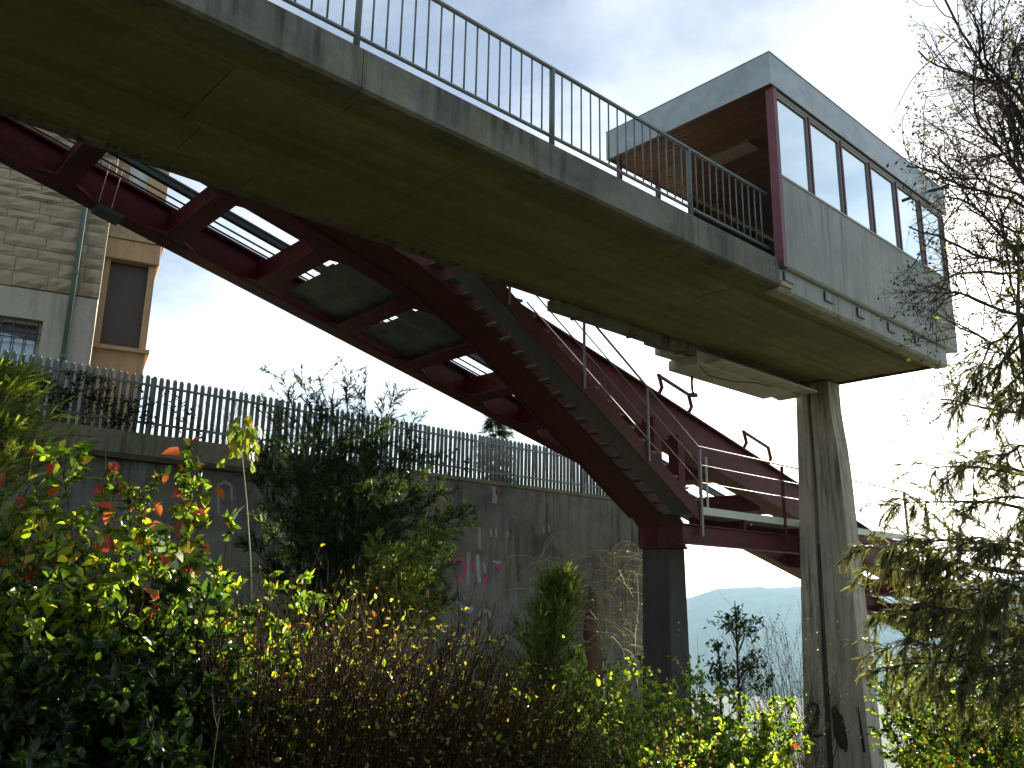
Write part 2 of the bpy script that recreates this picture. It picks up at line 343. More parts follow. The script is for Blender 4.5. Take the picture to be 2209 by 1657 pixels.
# terrace held by the retaining wall
WY, WTOP, WEND = 16.0, 4.36, 19.9
o = MB().box((-40, WY + .32, -4), (WEND - .33, 70, 4.22)).build('terrace', M['turf']); structure(o); tag(o, 'raised terrace behind the retaining wall', 'terrace')

# ------------------------------------------------------------------ footbridge
V0, V1, ZS = 6.2, 9.2, 6.17
fb = thing('footbridge', 'long grey concrete footbridge slab crossing overhead from upper left', 'footbridge', (5, 7.7, ZS))
U_L, U_R = -9.0, 17.2
MB().box((U_L, V0 + .30, 6.22), (U_R - .02, V1 - .22, 6.5)).build('deck_slab', M['soffit'], fb)
# kerb beams with a drip nib, cast in lengths
u = U_L
kl = 2.64 * 2
edges = [U_L, -6.9, -1.6, 3.68, 8.96, 11.0]
for a, b in zip(edges, edges[1:]):
    prof_ = [(V0, 6.17), (V0 + .04, 6.145), (V0 + .26, 6.145), (V0 + .299, 6.18), (V0 + .299, 6.56), (V0 + .25, 6.615), (V0 + .03, 6.60), (V0, 6.57)]
    MB().prism([(a + .004, y, z) for y, z in prof_], (b - a - .008, 0, 0)).build('kerb_beam', M['fascia'], fb)
MB().prism([(11.003, y, z) for y, z in [(V0 + .02, 6.14), (V0 + .07, 6.10), (V0 + .26, 6.10), (V0 + .299, 6.16), (V0 + .299, 6.47), (V0 + .02, 6.47)]], (U_R - 11.003, 0, 0)).build('kerb_beam', M['booth_wall'], fb)
MB().prism([(U_L, y, z) for y, z in [(V1 - .219, 6.17), (V1 - .08, 6.165), (V1 - .05, 6.19), (V1 - .04, 6.6), (V1 - .219, 6.6)]], (U_R - U_L, 0, 0)).build('kerb_beam', M['fascia'], fb)
MB().box((U_R - .019, V0 + .3, 6.13), (U_R + .02, V1 - .22, 6.5)).build('end_beam', M['fascia'], fb)
# board-marked soffit panels
strips = [(V0 + .305, 6.72, 6.188), (6.73, 7.47, 6.172), (7.48, 7.95, 6.180), (7.96, 8.55, 6.174), (8.56, V1 - .225, 6.184)]
rnd = random.Random(3)
for si, (a, b, z) in enumerate(strips):
    x = U_L + rnd.uniform(0, 1.2)
    x0 = U_L
    xs = [U_L]
    off = 5.33 - 2.64 * 5
    k = off
    while k < U_R - .8:
        if k > U_L + .5: xs.append(k if si in (1, 2) else k + (1.1 if si in (0, 4) else .2))
        k += 2.64
    xs.append(U_R - .03)
    for p, q in zip(xs, xs[1:]):
        dz = rnd.uniform(-.004, .004)
        MB().box((p + .005, a, z + dz), (q - .005, b, 6.219)).build('soffit_panel', M['soffit'], fb)
# conduit running under the far edge and its hangers
MB().box((9.05, 9.0, 5.99), (16.68, 9.17, 6.16)).build('cable_trunking', M['fascia'], fb, bevel=.012)
MB().tube([(9.3, 9.19, 6.10), (12.6, 9.195, 6.10)], .022, 8).build('conduit', M['svc'], fb, smooth=True)
for x in (9.6, 11.0, 12.4): MB().box((x, 8.98, 5.975), (x + .05, 9.185, 6.0)).build('hanger', M['darksteel'], fb)
# small steel clips under the booth wall
for x in (11.12, 12.35, 13.45, 14.6, 15.7):
    MB().add([], []).box((x, V0 - .012, 6.26), (x + .03, V0 + .018, 6.42)).box((x + .031, V0 - .012, 6.26), (x + .26, V0 + .018, 6.285)).build('clip', M['darksteel'], fb)
MB().box((11.02, V0 - .02, 6.17), (11.32, V0 + .015, 6.24)).build('bearing_plate', M['roughtan'], fb)

# service box slung under the far edge
sb = thing('service_box', 'pale stepped equipment box slung under the far bridge edge', 'equipment box', (14.3, 9.4, 5.8))
MB().prism([(12.75, 8.95, 5.82), (12.75, 9.62, 5.80), (12.75, 9.62, 5.98), (12.75, 9.3, 6.08), (12.75, 8.95, 6.08)], (3.3, 0, 0)).build('casing', M['svc'], sb, bevel=.012)
MB().box((12.2, 9.23, 5.98), (12.74, 9.5, 6.13)).build('step_housing', M['svc'], sb)
MB().box((11.75, 9.24, 6.06), (12.19, 9.4, 6.16)).build('junction_box', M['plate'], sb)
MB().box((13.0, 8.6, 5.86), (16.5, 8.949, 5.90)).build('lower_tray', M['svc'], sb)
MB().tube([(12.9, 9.0, 5.79), (13.3, 9.1, 5.72), (13.9, 9.0, 5.70), (14.6, 8.9, 5.78), (15.2, 8.9, 5.80)], .012, 6).build('loose_cable', M['cable'], sb)
MB().tube([(13.4, 9.55, 5.8), (13.4, 9.55, 5.55), (13.45, 9.55, 5.45)], .03, 6).box((13.36, 9.5, 5.40), (13.5, 9.6, 5.47)).build('bracket', M['darksteel'], sb)
MB().prism([(16.1, 9.0, 5.86), (16.5, 9.0, 5.82), (16.66, 9.0, 6.05), (16.1, 9.0, 6.05)], (0, .5, 0)).build('end_hood', M['svc'], sb)

# ------------------------------------------------------------------ footbridge railing
rl = thing('footbridge_railing', 'grey tubular railing with vertical bars on the footbridge edge', 'railing', (3.66, 6.31, 6.6))
RV = V0 + .11
posts = [-6.94, -4.27, -1.6, 1.03, 3.66, 6.29, 8.95]
MB().tube([(-8.9, RV, 7.65), (10.93, RV, 7.65)], .027, 10).build('top_rail', M['rail'], rl, smooth=True)
MB().tube([(-8.9, RV, 6.76), (10.93, RV, 6.76)], .022, 10).build('bottom_rail', M['rail'], rl, smooth=True)
pm = MB().tube([(0, 0, 0), (0, 0, 1.05)], .034, 10).mesh('post'); bmh = MB().tube([(0, 0, 0), (0, 0, .86)], .0105, 6).mesh('bar')
for me in (pm, bmh): me.materials.append(M['rail']); me.polygons.foreach_set('use_smooth', [True] * len(me.polygons))
for x in posts:
    link('post', pm, None, rl, loc=(x, RV, 6.59))
pp = posts + [11.58]
for a, b in zip(pp, pp[1:]):
    for k in range(1, 16):
        x = a + (b - a) * k / 16
        if x < 10.9: link('bar', bmh, None, rl, loc=(x, RV, 6.775))

# ------------------------------------------------------------------ booth on the bridge end
bt = thing('lookout_booth', 'flat roofed glazed booth with pale wall on the footbridge end', 'booth', (14.3, 7.8, 6.5))
BU0, BU1, BV0, BV1 = 11.02, 17.6, 6.14, 9.42
PX = [11.06 + 1.085 * k for k in range(7)]
# lower wall: two render panels on the near side, one across the end, one on the far side
for a, b in ((BU0 + .09, 14.42), (14.428, BU1)):
    MB().prism([(a, BV0 + .0, 6.49), (a, BV0 + .03, 6.46), (a, BV0 + .16, 6.485), (a, BV0 + .16, 7.95), (a, BV0, 7.95)], (b - a, 0, 0)).build('wall_panel', M['booth_wall'], bt)
MB().box((BU1 - .15, BV0 + .161, 6.485), (BU1 - .002, BV1, 7.95)).build('wall_panel', M['booth_wall'], bt)
MB().box((13.4, BV1 - .15, 6.51), (BU1 - .151, BV1 - .003, 7.95)).build('wall_panel', M['booth_wall'], bt)
MB().box((BU0 + .05, BV0 + .165, 6.505), (BU1 - .155, BV1 - .155, 6.55)).build('floor', M['tread'], bt)
# sill and head strips
MB().box((BU0 + .09, BV0 - .015, 7.951), (BU1 + .005, BV0 + .15, 7.985)).build('sill', M['frame'], bt)
MB().box((BU0 + .09, BV0 + .012, 9.405), (BU1, BV0 + .12, 9.47)).build('head_frame', M['frame'], bt)
MB().box((BU1 - .12, BV0 + .155, 7.951), (BU1 + .005, BV1, 7.985)).build('sill', M['frame'], bt)
# mullions: raspberry post with grey frame strip beside it
for k, x in enumerate(PX):
    if k == 0:
        MB().box((x - .06, BV0 - .02, 6.44), (x + .05, BV0 + .12, 9.47)).build('corner_post', M['postred'], bt, bevel=.006)
    else:
        MB().box((x - .02, BV0 - .005, 7.986), (x + .02, BV0 + .10, 9.404)).build('mullion', M['postred'], bt)
for a, b in zip(PX, PX[1:]):
    x0, x1 = a + (.055 if a == PX[0] else .03), b - .03
    fr = MB().box((x0, BV0 + .02, 7.987), (x0 + .035, BV0 + .08, 9.403)).box((x1 - .035, BV0 + .02, 7.987), (x1, BV0 + .08, 9.403)).box((x0 + .0351, BV0 + .02, 7.987), (x1 - .0351, BV0 + .08, 8.02)).box((x0 + .0351, BV0 + .02, 9.365), (x1 - .0351, BV0 + .08, 9.403)).build('window_frame', M['frame'], bt)
    MB().box((x0 + .036, BV0 + .046, 8.021), (x1 - .036, BV0 + .054, 9.364)).build('pane', M['glass'], fr)
# end windows
ys = np.linspace(BV0 + .13, BV1, 4)
for a, b in zip(ys, ys[1:]):
    fr = MB().box((BU1 - .08, a, 7.987), (BU1 - .02, a + .04, 9.47)).box((BU1 - .08, b - .04, 7.987), (BU1 - .02, b - .002, 9.47)).box((BU1 - .08, a + .041, 9.42), (BU1 - .02, b - .041, 9.47)).build('window_frame', M['frame'], bt)
    MB().box((BU1 - .054, a + .041, 7.99), (BU1 - .046, b - .041, 9.419)).build('pane', M['glass'], fr)
# far side posts and glazing above the far wall
for k, x in enumerate([11.1, 12.24, 13.36, 14.5, 15.6, 16.6]):
    MB().box((x - .035, BV1 - .1, 6.505 if k < 3 else 7.951), (x + .035, BV1 - .02, 9.47)).build('far_post', M['postred'], bt)
for a, b in zip([13.36, 14.5, 15.6, 16.6], [14.5, 15.6, 16.6, 17.5]):
    MB().box((a + .036, BV1 - .064, 7.951), (b - .036, BV1 - .056, 9.47)).build('pane', M['glass'], bt)
# roof: fascia boards, core and spout
RO, RN = .10, .035
MB().box((BU0 - RO, BV0 - RN, 9.478), (BU1 + RO - .021, BV0 - RN + .02, 10.03)).build('roof_fascia', M['roofmetal'], bt)
MB().box((BU0 - RO, BV0 - RN + .021, 9.478), (BU0 - RO + .02, BV1 + RO, 10.03)).build('roof_fascia', M['roofmetal'], bt)
MB().box((BU1 + RO - .02, BV0 - RN, 9.478), (BU1 + RO, BV1 + RO, 10.03)).build('roof_fascia', M['roofmetal'], bt)
MB().box((BU0 - RO + .021, BV1 + RO - .02, 9.478), (BU1 + RO - .021, BV1 + RO, 10.03)).build('roof_fascia', M['roofmetal'], bt)
MB().box((BU0 - RO + .022, BV0 - RN + .022, 9.56), (BU1 + RO - .022, BV1 + RO - .022, 10.0)).build('roof_core', M['roofmetal'], bt)
MB().box((BU0 - RO - .006, BV0 - RN - .008, 10.031), (BU1 + RO + .006, BV1 + RO + .006, 10.05)).build('roof_trim', M['roofmetal'], bt)
MB().tube([(16.9, BV0 - RN + .01, 9.72), (16.9, BV0 - .42, 9.70)], .035, 8).build('roof_spout', M['darksteel'], bt, smooth=True)
npl = 54; w = (BU1 + RO - .03 - (BU0 - RO + .03)) / npl
for k in range(npl):
    x = BU0 - RO + .03 + w * k
    MB().box((x + .008, BV0 - RN + .024, 9.497 + rnd.uniform(0, .008)), (x + w - .008, BV1 + RO - .024, 9.53)).build('ceiling_plank', M['plank'], bt)
MB().box((BU0 - RO + .022, BV0 - RN + .022, 9.534), (BU1 + RO - .022, BV1 + RO - .022, 9.556)).build('ceiling_backing', M['plank'], bt)
lp = MB().box((12.2, 7.32, 9.455), (12.56, 8.22, 9.497)).build('ceiling_lamp', M['lamp'], bt, bevel=.01)
MB().box((12.17, 7.29, 9.47), (12.197, 8.25, 9.496)).box((12.563, 7.29, 9.47), (12.59, 8.25, 9.496)).build('lamp_trim', M['frame'], lp)
# inside bench wall so that the booth is a room
MB().box((12.6, 8.9, 6.56), (13.39, 9.26, 7.35)).build('ticket_cabinet', M['toe'], bt)

# ------------------------------------------------------------------ tall pillar under the bridge end
pl = thing('concrete_pillar', 'tall pale concrete pillar with drainpipe groove carrying the bridge end', 'pillar', (16.95, 8.85, gz(16.9, 8.9)))
zl = [-4.5, -2.5, 0, 2.5, 4.2, 4.75, 5.2, 5.55, 5.9, 6.135]
vmin = [8.02, 8.10, 8.19, 8.28, 8.335, 8.37, 8.42, 8.45, 8.455, 8.455]
vmax = [9.62, 9.54, 9.44, 9.34, 9.27, 9.25, 9.235, 9.22, 9.21, 9.20]
u0l = [16.62, 16.64, 16.66, 16.68, 16.69, 16.695, 16.70, 16.70, 16.70, 16.70]; U1P = 17.18
def pillar_prism(fa, fb_, du, u1):
    mb = MB(); n = len(zl); vs = []
    for i in range(n):
        a = vmin[i] + (vmax[i] - vmin[i]) * fa; b = vmin[i] + (vmax[i] - vmin[i]) * fb_
        vs += [(u0l[i] + du, a, zl[i]), (u1, a, zl[i]), (u1, b, zl[i]), (u0l[i] + du, b, zl[i])]
    fs = [(4 * i + k, 4 * i + (k + 1) % 4, 4 * i + 4 + (k + 1) % 4, 4 * i + 4 + k) for i in range(n - 1) for k in range(4)] + [(0, 1, 2, 3), (4 * n - 4, 4 * n - 3, 4 * n - 2, 4 * n - 1)]
    return mb.add(vs, fs)
pillar_prism(0, .56, 0, U1P).build('shaft', M['pillar'], pl)
pillar_prism(.672, 1, 0, U1P).build('shaft', M['pillar'], pl)
pillar_prism(.561, .671, .16, U1P - .01).build('groove', M['pillar'], pl)
def pv(f, z): return np.interp(z, zl, vmin) + (np.interp(z, zl, vmax) - np.interp(z, zl, vmin)) * f
pts = [(np.interp(z, zl, u0l) + .075, pv(.616, z), z) for z in (-4, -2, 0, 1.5, 2.75)]
MB().tube(pts, .045, 8).build('drainpipe', M['darksteel'], pl, smooth=True)
MB().tube([pts[-1], np.array(pts[-1]) + [0, 0, .07]], .056, 8).build('pipe_collar', M['rail'], pl)
# board marks: shallow proud strips cast into the face
for f in (.12, .25, .40, .78, .9):
    MB().hexa([(np.interp(z, zl, u0l) - .006 + dx, pv(f, z) + dy, z) for z in (-4.4, 2.2 + 3 * f) for dx, dy in ((0, 0), (.01, 0), (.01, .018), (0, .018))]).build('board_mark', M['pillar'], pl)
def stroke(pts, w, mapf, thick=.003):
    """flat painted ribbon along 2d points, mapped on a surface"""
    p = np.array(pts, float); n = len(p); mb = MB(); vs = []
    for i in range(n):
        t_ = p[min(i + 1, n - 1)] - p[max(i - 1, 0)]; t_ = t_ / np.linalg.norm(t_); nn = np.array([-t_[1], t_[0]])
        ww = w * (0.75 + .25 * math.sin(PI * (i + .5) / n))
        vs += [mapf(*(p[i] + nn * ww / 2), thick), mapf(*(p[i] - nn * ww / 2), thick)]
    return mb.add(vs, [(2 * i, 2 * i + 1, 2 * i + 3, 2 * i + 2) for i in range(n - 1)])
def pmap(f, z, th): return (np.interp(z, zl, u0l) - th - .004, pv(f, z), z)
S2 = [(.93, -.55), (.90, -.42), (.84, -.36), (.77, -.40), (.755, -.52), (.80, -.68), (.88, -.86), (.93, -.98), (.86, -1.0), (.77, -.97), (.70, -.93)]
mp2 = lambda a, z, th: pmap(a, z, th)
stroke([(f, z) for f, z in S2], .07, lambda f, z, th: (np.interp(z, zl, u0l) - th - .012, pv(f, z), z)).build('painted_numeral', M['blackpaint'], pl, label='black spray painted figure 2')
rr = random.Random(8)
bl = [(.42 + .11 * math.cos(a) * rr.uniform(.8, 1.15) + .05 * math.sin(a), -.78 + .42 * math.sin(a) * rr.uniform(.85, 1.1)) for a in np.linspace(0, 2 * PI, 22, endpoint=False)]
MB().add([pmap(f, z, .014) for f, z in bl], [tuple(range(len(bl)))]).build('painted_blot', M['blackpaint'], pl)
stroke([(.12, -.35), (.10, -.7), (.08, -1.15)], .05, pmap).build('painted_stroke', M['blackpaint'], pl)
MB().add([pmap(f, z, .004) for f, z in ((.5, -1.62), (.28, -1.6), (.26, -1.8), (.36, -1.86), (.5, -1.78))], [(0, 1, 2, 3, 4)]).build('yellow_patch', M['yellowpaint'], pl)

# ------------------------------------------------------------------ funicular track
SL = 0.246
def zb(u): return 8.46 - SL * u
VN, VF = 11.2, 14.0
TU0, TU1 = -9.0, 33.0
tk = thing('funicular_track', 'dark red steel funicular track descending behind the footbridge', 'track', (12, 12.6, zb(12)))
def sloped(u0, u1, v0, v1, h0, h1): return [(u0, v0, zb(u0) + h0), (u1, v0, zb(u1) + h0), (u1, v1, zb(u1) + h0), (u0, v1, zb(u0) + h0), (u0, v0, zb(u0) + h1), (u1, v0, zb(u1) + h1), (u1, v1, zb(u1) + h1), (u0, v1, zb(u0) + h1)]
cross = [-7.2, -5.3, -3.2, -1.2, .95, 3.0, 4.75, 6.4, 8.1, 9.75, 11.4, 13.0, 14.8, 16.9, 19.2, 21.6, 24.2, 27, 30, 32.6]
gn = MB().hexa(sloped(TU0, TU1, VN - .02, VN + .02, .041, .919)).build('near_girder', M['red'], tk)
MB().hexa(sloped(TU0, TU1, VN - .14, VN + .30, 0, .04)).build('bottom_flange', M['red'], gn)
MB().hexa(sloped(TU0, TU1, VN - .12, VN + .12, .92, .96)).build('top_flange', M['red'], gn)
gf = MB().hexa(sloped(TU0, TU1, VF - .02, VF + .02, .041, .599)).build('far_girder', M['red'], tk)
MB().hexa(sloped(TU0, TU1, VF - .2, VF + .16, 0, .04)).build('bottom_flange', M['red'], gf)
MB().hexa(sloped(TU0, TU1, VF - .14, VF + .14, .60, .64)).build('top_flange', M['red'], gf)
for c in cross:
    a, b = c - .02, c + .02
    cb = MB().hexa(sloped(a, b, VN + .021, VF - .021, .06, .5)).build('cross_beam', M['red'], tk)
    MB().hexa(sloped(c - .15, c + .15, VN + .31, VF - .21, .005, .055)).build('beam_flange', M['red'], cb)
    for s, v, w_ in ((1, VN + .311, .24), (-1, VF - .211, .26)):
        for q in (-1, 1):
            g0 = [(c + q * .151, v, zb(c + q * .151) + .01), (c + q * (.151 + w_), v, zb(c + q * (.151 + w_)) + .01), (c + q * .151, v + s * .17, zb(c + q * .151) + .01)]
            MB().prism(g0, (0, 0, .03)).build('gusset', M['red'], cb)
    for v in (VF - .135,):
        MB().hexa(sloped(c - .012, c + .012, v, v + .098, .042, .58)).build('stiffener', M['red'], tk)
for v in (12.05, 13.15):
    MB().hexa(sloped(TU0, TU1, v - .05, v + .05, .56, .60)).hexa(sloped(TU0, TU1, v - .012, v + .012, .601, .68)).hexa(sloped(TU0, TU1, v - .033, v + .033, .681, .72)).build('rail', M['darksteel'], tk)
for v, r, h in ((12.62, .10, .72), (13.55, .018, .50), (13.48, .018, .58), (11.75, .02, .74)):
    MB().tube([(TU0, v, zb(TU0) + h), (TU1, v, zb(TU1) + h)], r, 8).build('cable_pipe' if r > .05 else 'cable', M['darksteel'], tk, smooth=True)
for a, b in ((6.78, 8.05), (8.42, 9.7), (11.8, 12.95)):
    for v0, v1 in ((11.53, 11.95), (11.96, 12.42), (12.435, 12.9), (12.905, 13.33), (13.345, 13.74)) if a < 11 else ((11.53, 11.95), (11.96, 12.3)):
        MB().hexa(sloped(a + rnd.uniform(0, .12), b - rnd.uniform(0, .05), v0, v1, .13, .16)).build('floor_plate', M['plate'], tk)
# tie wires hanging over the far girder
for x in (3.55, 3.75):
    MB().tube([(x, VF - .21, zb(x) + .02), (x + .1, VF - .18, zb(x + .1) + .82)], .006, 5).build('wire', M['toe'], tk)
MB().hexa(sloped(3.55, 3.95, VF - .22, VF + .17, -.05, -.002)).build('wire_clamp', M['darksteel'], tk)

# two raised frames standing on the near girder
def guard(u0, u1, label):
    g = thing('girder_guard', label, 'guard frame', (u0, VN, zb(u0) + .96), 'raised frames on the near track girder')
    t0 = lambda q: zb(q) + .96
    for q in (u0, u1):
        MB().tube([(q + .1, VN, t0(q + .1) - .01), (q + .12, VN - .1, t0(q) + .14), (q + .02, VN - .1, t0(q) + .42)], .042, 6).build('leg', M['brownred'], g)
    MB().bar((u0 - .02, VN - .1, t0(u0) + .40), (u1 + .04, VN - .1, t0(u1) + .40), .05, .06).build('bar', M['brownred'], g)
guard(14.35, 15.4, 'upper small steel frame standing up from the red track girder')
guard(17.55, 18.6, 'lower small steel frame on red track girder beside concrete pillar')

# ------------------------------------------------------------------ stair, landing and leg
st = thing('steel_staircase', 'red steel staircase with thin handrails coming down to a landing', 'staircase', (13.2, 10, 3.2))
SS = .61
SV0, SV1 = 9.35, 10.28
LU0, LZ = 13.25, 3.22
def zt(u): return LZ + (LU0 - u) * SS
UT = 7.6
def inc(u0, u1, v0, v1, h0, h1): return [(u0, v0, zt(u0) + h0), (u1, v0, zt(u1) + h0), (u1, v1, zt(u1) + h0), (u0, v1, zt(u0) + h0), (u0, v0, zt(u0) + h1), (u1, v0, zt(u1) + h1), (u1, v1, zt(u1) + h1), (u0, v1, zt(u0) + h1)]
MB().hexa(inc(UT, LU0, SV0, SV0 + .02, -.26, .05)).build('stringer', M['brownred'], st)
# box leg whose top bends into the track girder
LV0, LV1 = 10.30, 11.02
lower = [(3.0, zb(3.0) - .03), (7.3, 6.63), (7.95, 6.37), (9.11, 5.83), (10.36, 4.98), (11.78, 4.11), (13.28, 3.17), (13.47, 2.96), (13.47, 2.605), (14.06, 2.605), (14.06, 3.02), (13.75, 3.3)]
upper = [(11.9, 4.5), (10.4, 5.42), (9.2, 6.2), (7.6, 6.95), (3.0, zb(3.0) + .45)]
leg = MB().prism([(a, LV0, z) for a, z in lower + upper], (0, LV1 - LV0, 0)).build('inclined_leg', M['brownred'], st)
for va, vb in ((LV0 - .06, LV0 - .001), (LV1 + .001, LV1 + .06)):
    for (a, z0), (b, z1) in zip(lower[:7], lower[1:7]):
        MB().hexa([(a, va, z0 - .03), (b, va, z1 - .03), (b, vb, z1 - .03), (a, vb, z0 - .03), (a, va, z0 + .03), (b, va, z1 + .03), (b, vb, z1 + .03), (a, vb, z0 + .03)]).build('flange_lip', M['brownred'], leg)
MB().hexa(inc(UT, LU0, SV0 + .022, 9.98, -.06, -.03)).build('stair_soffit', M['tread'], st)
nT = 18
for k in range(nT + 1):
    u = LU0 - .30 * (k + .5)
    zt_ = LZ + .183 * (k + 1) * 1.0
    MB().box((u - .15, SV0 + .021, zt_ - .035), (u + .12, SV1, zt_)).build('tread', M['tread'], st)
# handrail on the near side
def hr(h): return [(8.3, SV0 - .02, zt(8.3) + h), (LU0 - .05, SV0 - .02, zt(LU0 - .05) + h)]
for h, r in ((1.12, .02), (.78, .011), (.45, .011)):
    MB().tube(hr(h) + [(22.0, SV0 - .02, LZ + h), (25.6, SV0 - .02, LZ + h - 3.6 * .28)], r, 8).build('handrail', M['thinrail'], st, smooth=True)
for u in (8.4, 10.1, 11.75):
    MB().bar((u, SV0 - .015, zt(u) - .2), (u, SV0 - .015, zt(u) + 1.11), .035, .035, (1, 0, 0)).build('handrail_post', M['thinrail'], st)
for u in (LU0 + .0, 16.15, 19.1, 22.0, 24.6):
    zz0 = LZ - max(0, u - 22) * .28
    MB().bar((u, SV0 - .015, zz0 - .5), (u, SV0 - .015, zz0 + 1.11), .05, .05, (1, 0, 0)).build('handrail_post', M['brownred'] if u > 14 else M['thinrail'], st)
# rail on the far side of the landing
for h in (1.1, .6):
    MB().tube([(9.6, 10.22, zt(9.6) + h), (LU0, 10.22, zt(LU0) + h)], .014, 6).build('handrail', M['thinrail'], st)
MB().bar((14.05, 9.75, LZ), (14.05, 9.75, LZ + 1.1), .03, .03, (1, 0, 0)).build('handrail_post', M['toe'], st)
# landing
x = LU0
while x < 21.9:
    MB().box((x, SV0 + .02, LZ - .05), (x + .17, 10.25, LZ)).build('deck_grating', M['tread'], st); x += .26
MB().box((LU0 + .05, SV0 - .004, LZ - .10), (22.0, SV0 + .018, LZ + .04)).build('toe_board', M['toe'], st)
MB().hexa([(22.0, SV0, LZ - .14), (26, SV0, LZ - 1.26), (26, SV0 + .03, LZ - 1.26), (22, SV0 + .03, LZ - .14), (22.0, SV0, LZ + .06), (26, SV0, LZ - 1.06), (26, SV0 + .03, LZ - 1.06), (22, SV0 + .03, LZ + .06)]).build('stringer', M['brownred'], st)
MB().box((12.75, SV0 + .06, 2.60), (17.7, SV0 + .12, 2.90)).box((12.75, SV0 - .02, 2.57), (17.7, SV0 + .2, 2.599)).box((12.75, SV0 - .02, 2.901), (17.7, SV0 + .2, 2.925)).build('landing_beam', M['red'], st)
MB().box((17.71, SV0 + .06, 2.98), (22.0, SV0 + .14, LZ - .105)).build('landing_beam', M['red'], st)
MB().box((14.07, 10.16, 3.0), (22.0, 10.22, LZ - .06)).build('landing_beam', M['red'], st)
for u in (14.7, 16.9):
    MB().box((u, SV0 + .03, 2.93), (u + .08, SV0 + .10, LZ - .051)).build('bracket', M['red'], st)
    MB().box((u, SV0 + .121, 2.95), (u + .06, 10.159, 3.1)).build('joist', M['red'], st)
MB().box((13.45, 10.55, 2.6), (13.7, 10.85, zb(13.6) + .05)).build('column', M['red'], st)
MB().box((14.3, 10.6, LZ), (14.52, 10.85, zb(14.4))).build('column', M['red'], st)

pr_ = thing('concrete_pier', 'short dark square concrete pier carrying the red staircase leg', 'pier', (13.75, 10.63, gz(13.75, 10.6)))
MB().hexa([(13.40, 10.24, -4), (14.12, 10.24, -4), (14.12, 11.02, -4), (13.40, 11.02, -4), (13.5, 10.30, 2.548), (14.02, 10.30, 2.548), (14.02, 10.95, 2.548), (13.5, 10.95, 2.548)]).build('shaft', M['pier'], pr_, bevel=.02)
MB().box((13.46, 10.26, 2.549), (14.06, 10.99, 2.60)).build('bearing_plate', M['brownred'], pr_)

# ------------------------------------------------------------------ retaining wall, coping and fence
rw = thing('retaining_wall', 'tall stained grey concrete retaining wall with graffiti below the fence', 'wall', (8, WY, -2))
xs_ = [-12, -7.2, -2.4, 2.4, 7.2, 12.0, 16.1, WEND]
for a, b in zip(xs_, xs_[1:]):
    MB().box((a + .006, WY, -5), (b - .006, WY + .3, WTOP)).build('wall_bay', M['wall'], rw)
MB().box((WEND - .3, WY + .301, -5), (WEND - .004, 45, WTOP - .02)).build('return_wall', M['wall'], rw)
MB().box((-12, WY - .10, 3.96), (11.9, WY - .001, WTOP + .012)).build('coping', M['coping'], rw)
MB().box((-12, WY - .22, 3.86), (11.6, WY - .002, 3.955)).build('ledge', M['moss'], rw)
MB().box((11.91, WY - .03, WTOP - .07), (WEND + .02, WY - .001, WTOP + .012)).build('coping', M['coping'], rw)
def wmap(x, z, th): return (x, WY - th - .003, z)
def wpx(px, py):
    q = AX(px, py, 1, WY); return (q[0], q[2])
G = [('magenta', .10, [(978, 1212), (995, 1206), (1003, 1222), (1000, 1240), (985, 1254)]),
     ('greyspray', .12, [(1011, 1192), (1009, 1225), (1008, 1262)]),
     ('magenta', .06, [(1016, 1220), (1020, 1212), (1025, 1228), (1024, 1240)]),
     ('bluespray', .11, [(1030, 1196), (1031, 1228), (1034, 1258)]),
     ('magenta', .10, [(1047, 1236), (1048, 1248), (1045, 1262)]),
     ('bluespray', .06, [(1043, 1215), (1046, 1228), (1047, 1238)]),
     ('bluespray', .05, [(1062, 1210), (1072, 1214), (1082, 1212)]), ('magenta', .07, [(1065, 1222), (1080, 1219), (1088, 1224)]),
     ('greyspray', .16, [(1065, 1050), (1068, 1066), (1066, 1086)]), ('magenta', .08, [(1072, 1052), (1073, 1068)]),
     ('bluespray', .12, [(985, 1300), (998, 1312), (1012, 1318), (1020, 1310)]), ('greyspray', .1, [(1030, 1330), (1045, 1315), (1060, 1328)]),
     ('whitespray', .10, [(1033, 1138), (1034, 1165), (1035, 1185)]), ('whitespray', .07, [(1058, 1140), (1059, 1158)]), ('whitespray', .07, [(1070, 1140), (1071, 1160)]),
     ('whitespray', .06, [(1095, 1146), (1094, 1160)]), ('whitespray', .06, [(1172, 1136), (1173, 1150)]), ('whitespray', .06, [(1184, 1132), (1185, 1148)]),
     ('whitespray', .05, [(470, 1045), (471, 1080), (472, 1110)]), ('whitespray', .05, [(472, 1045), (485, 1040), (498, 1046), (500, 1080)]), ('magenta', .07, [(880, 1072), (882, 1085)]), ('bluespray', .2, [(872, 1060), (876, 1072)])]
for mname, w_, pts_ in G:
    q = [wpx(*p) for p in pts_]
    qq = []
    for i in range(len(q) - 1):
        for s in range(3): qq.append(tuple(np.array(q[i]) * (1 - s / 3) + np.array(q[i + 1]) * s / 3))
    qq.append(q[-1])
    stroke(qq, w_ * 1.1, wmap).build('graffiti_stroke' if mname != 'whitespray' else 'lime_stain', M[mname], rw)

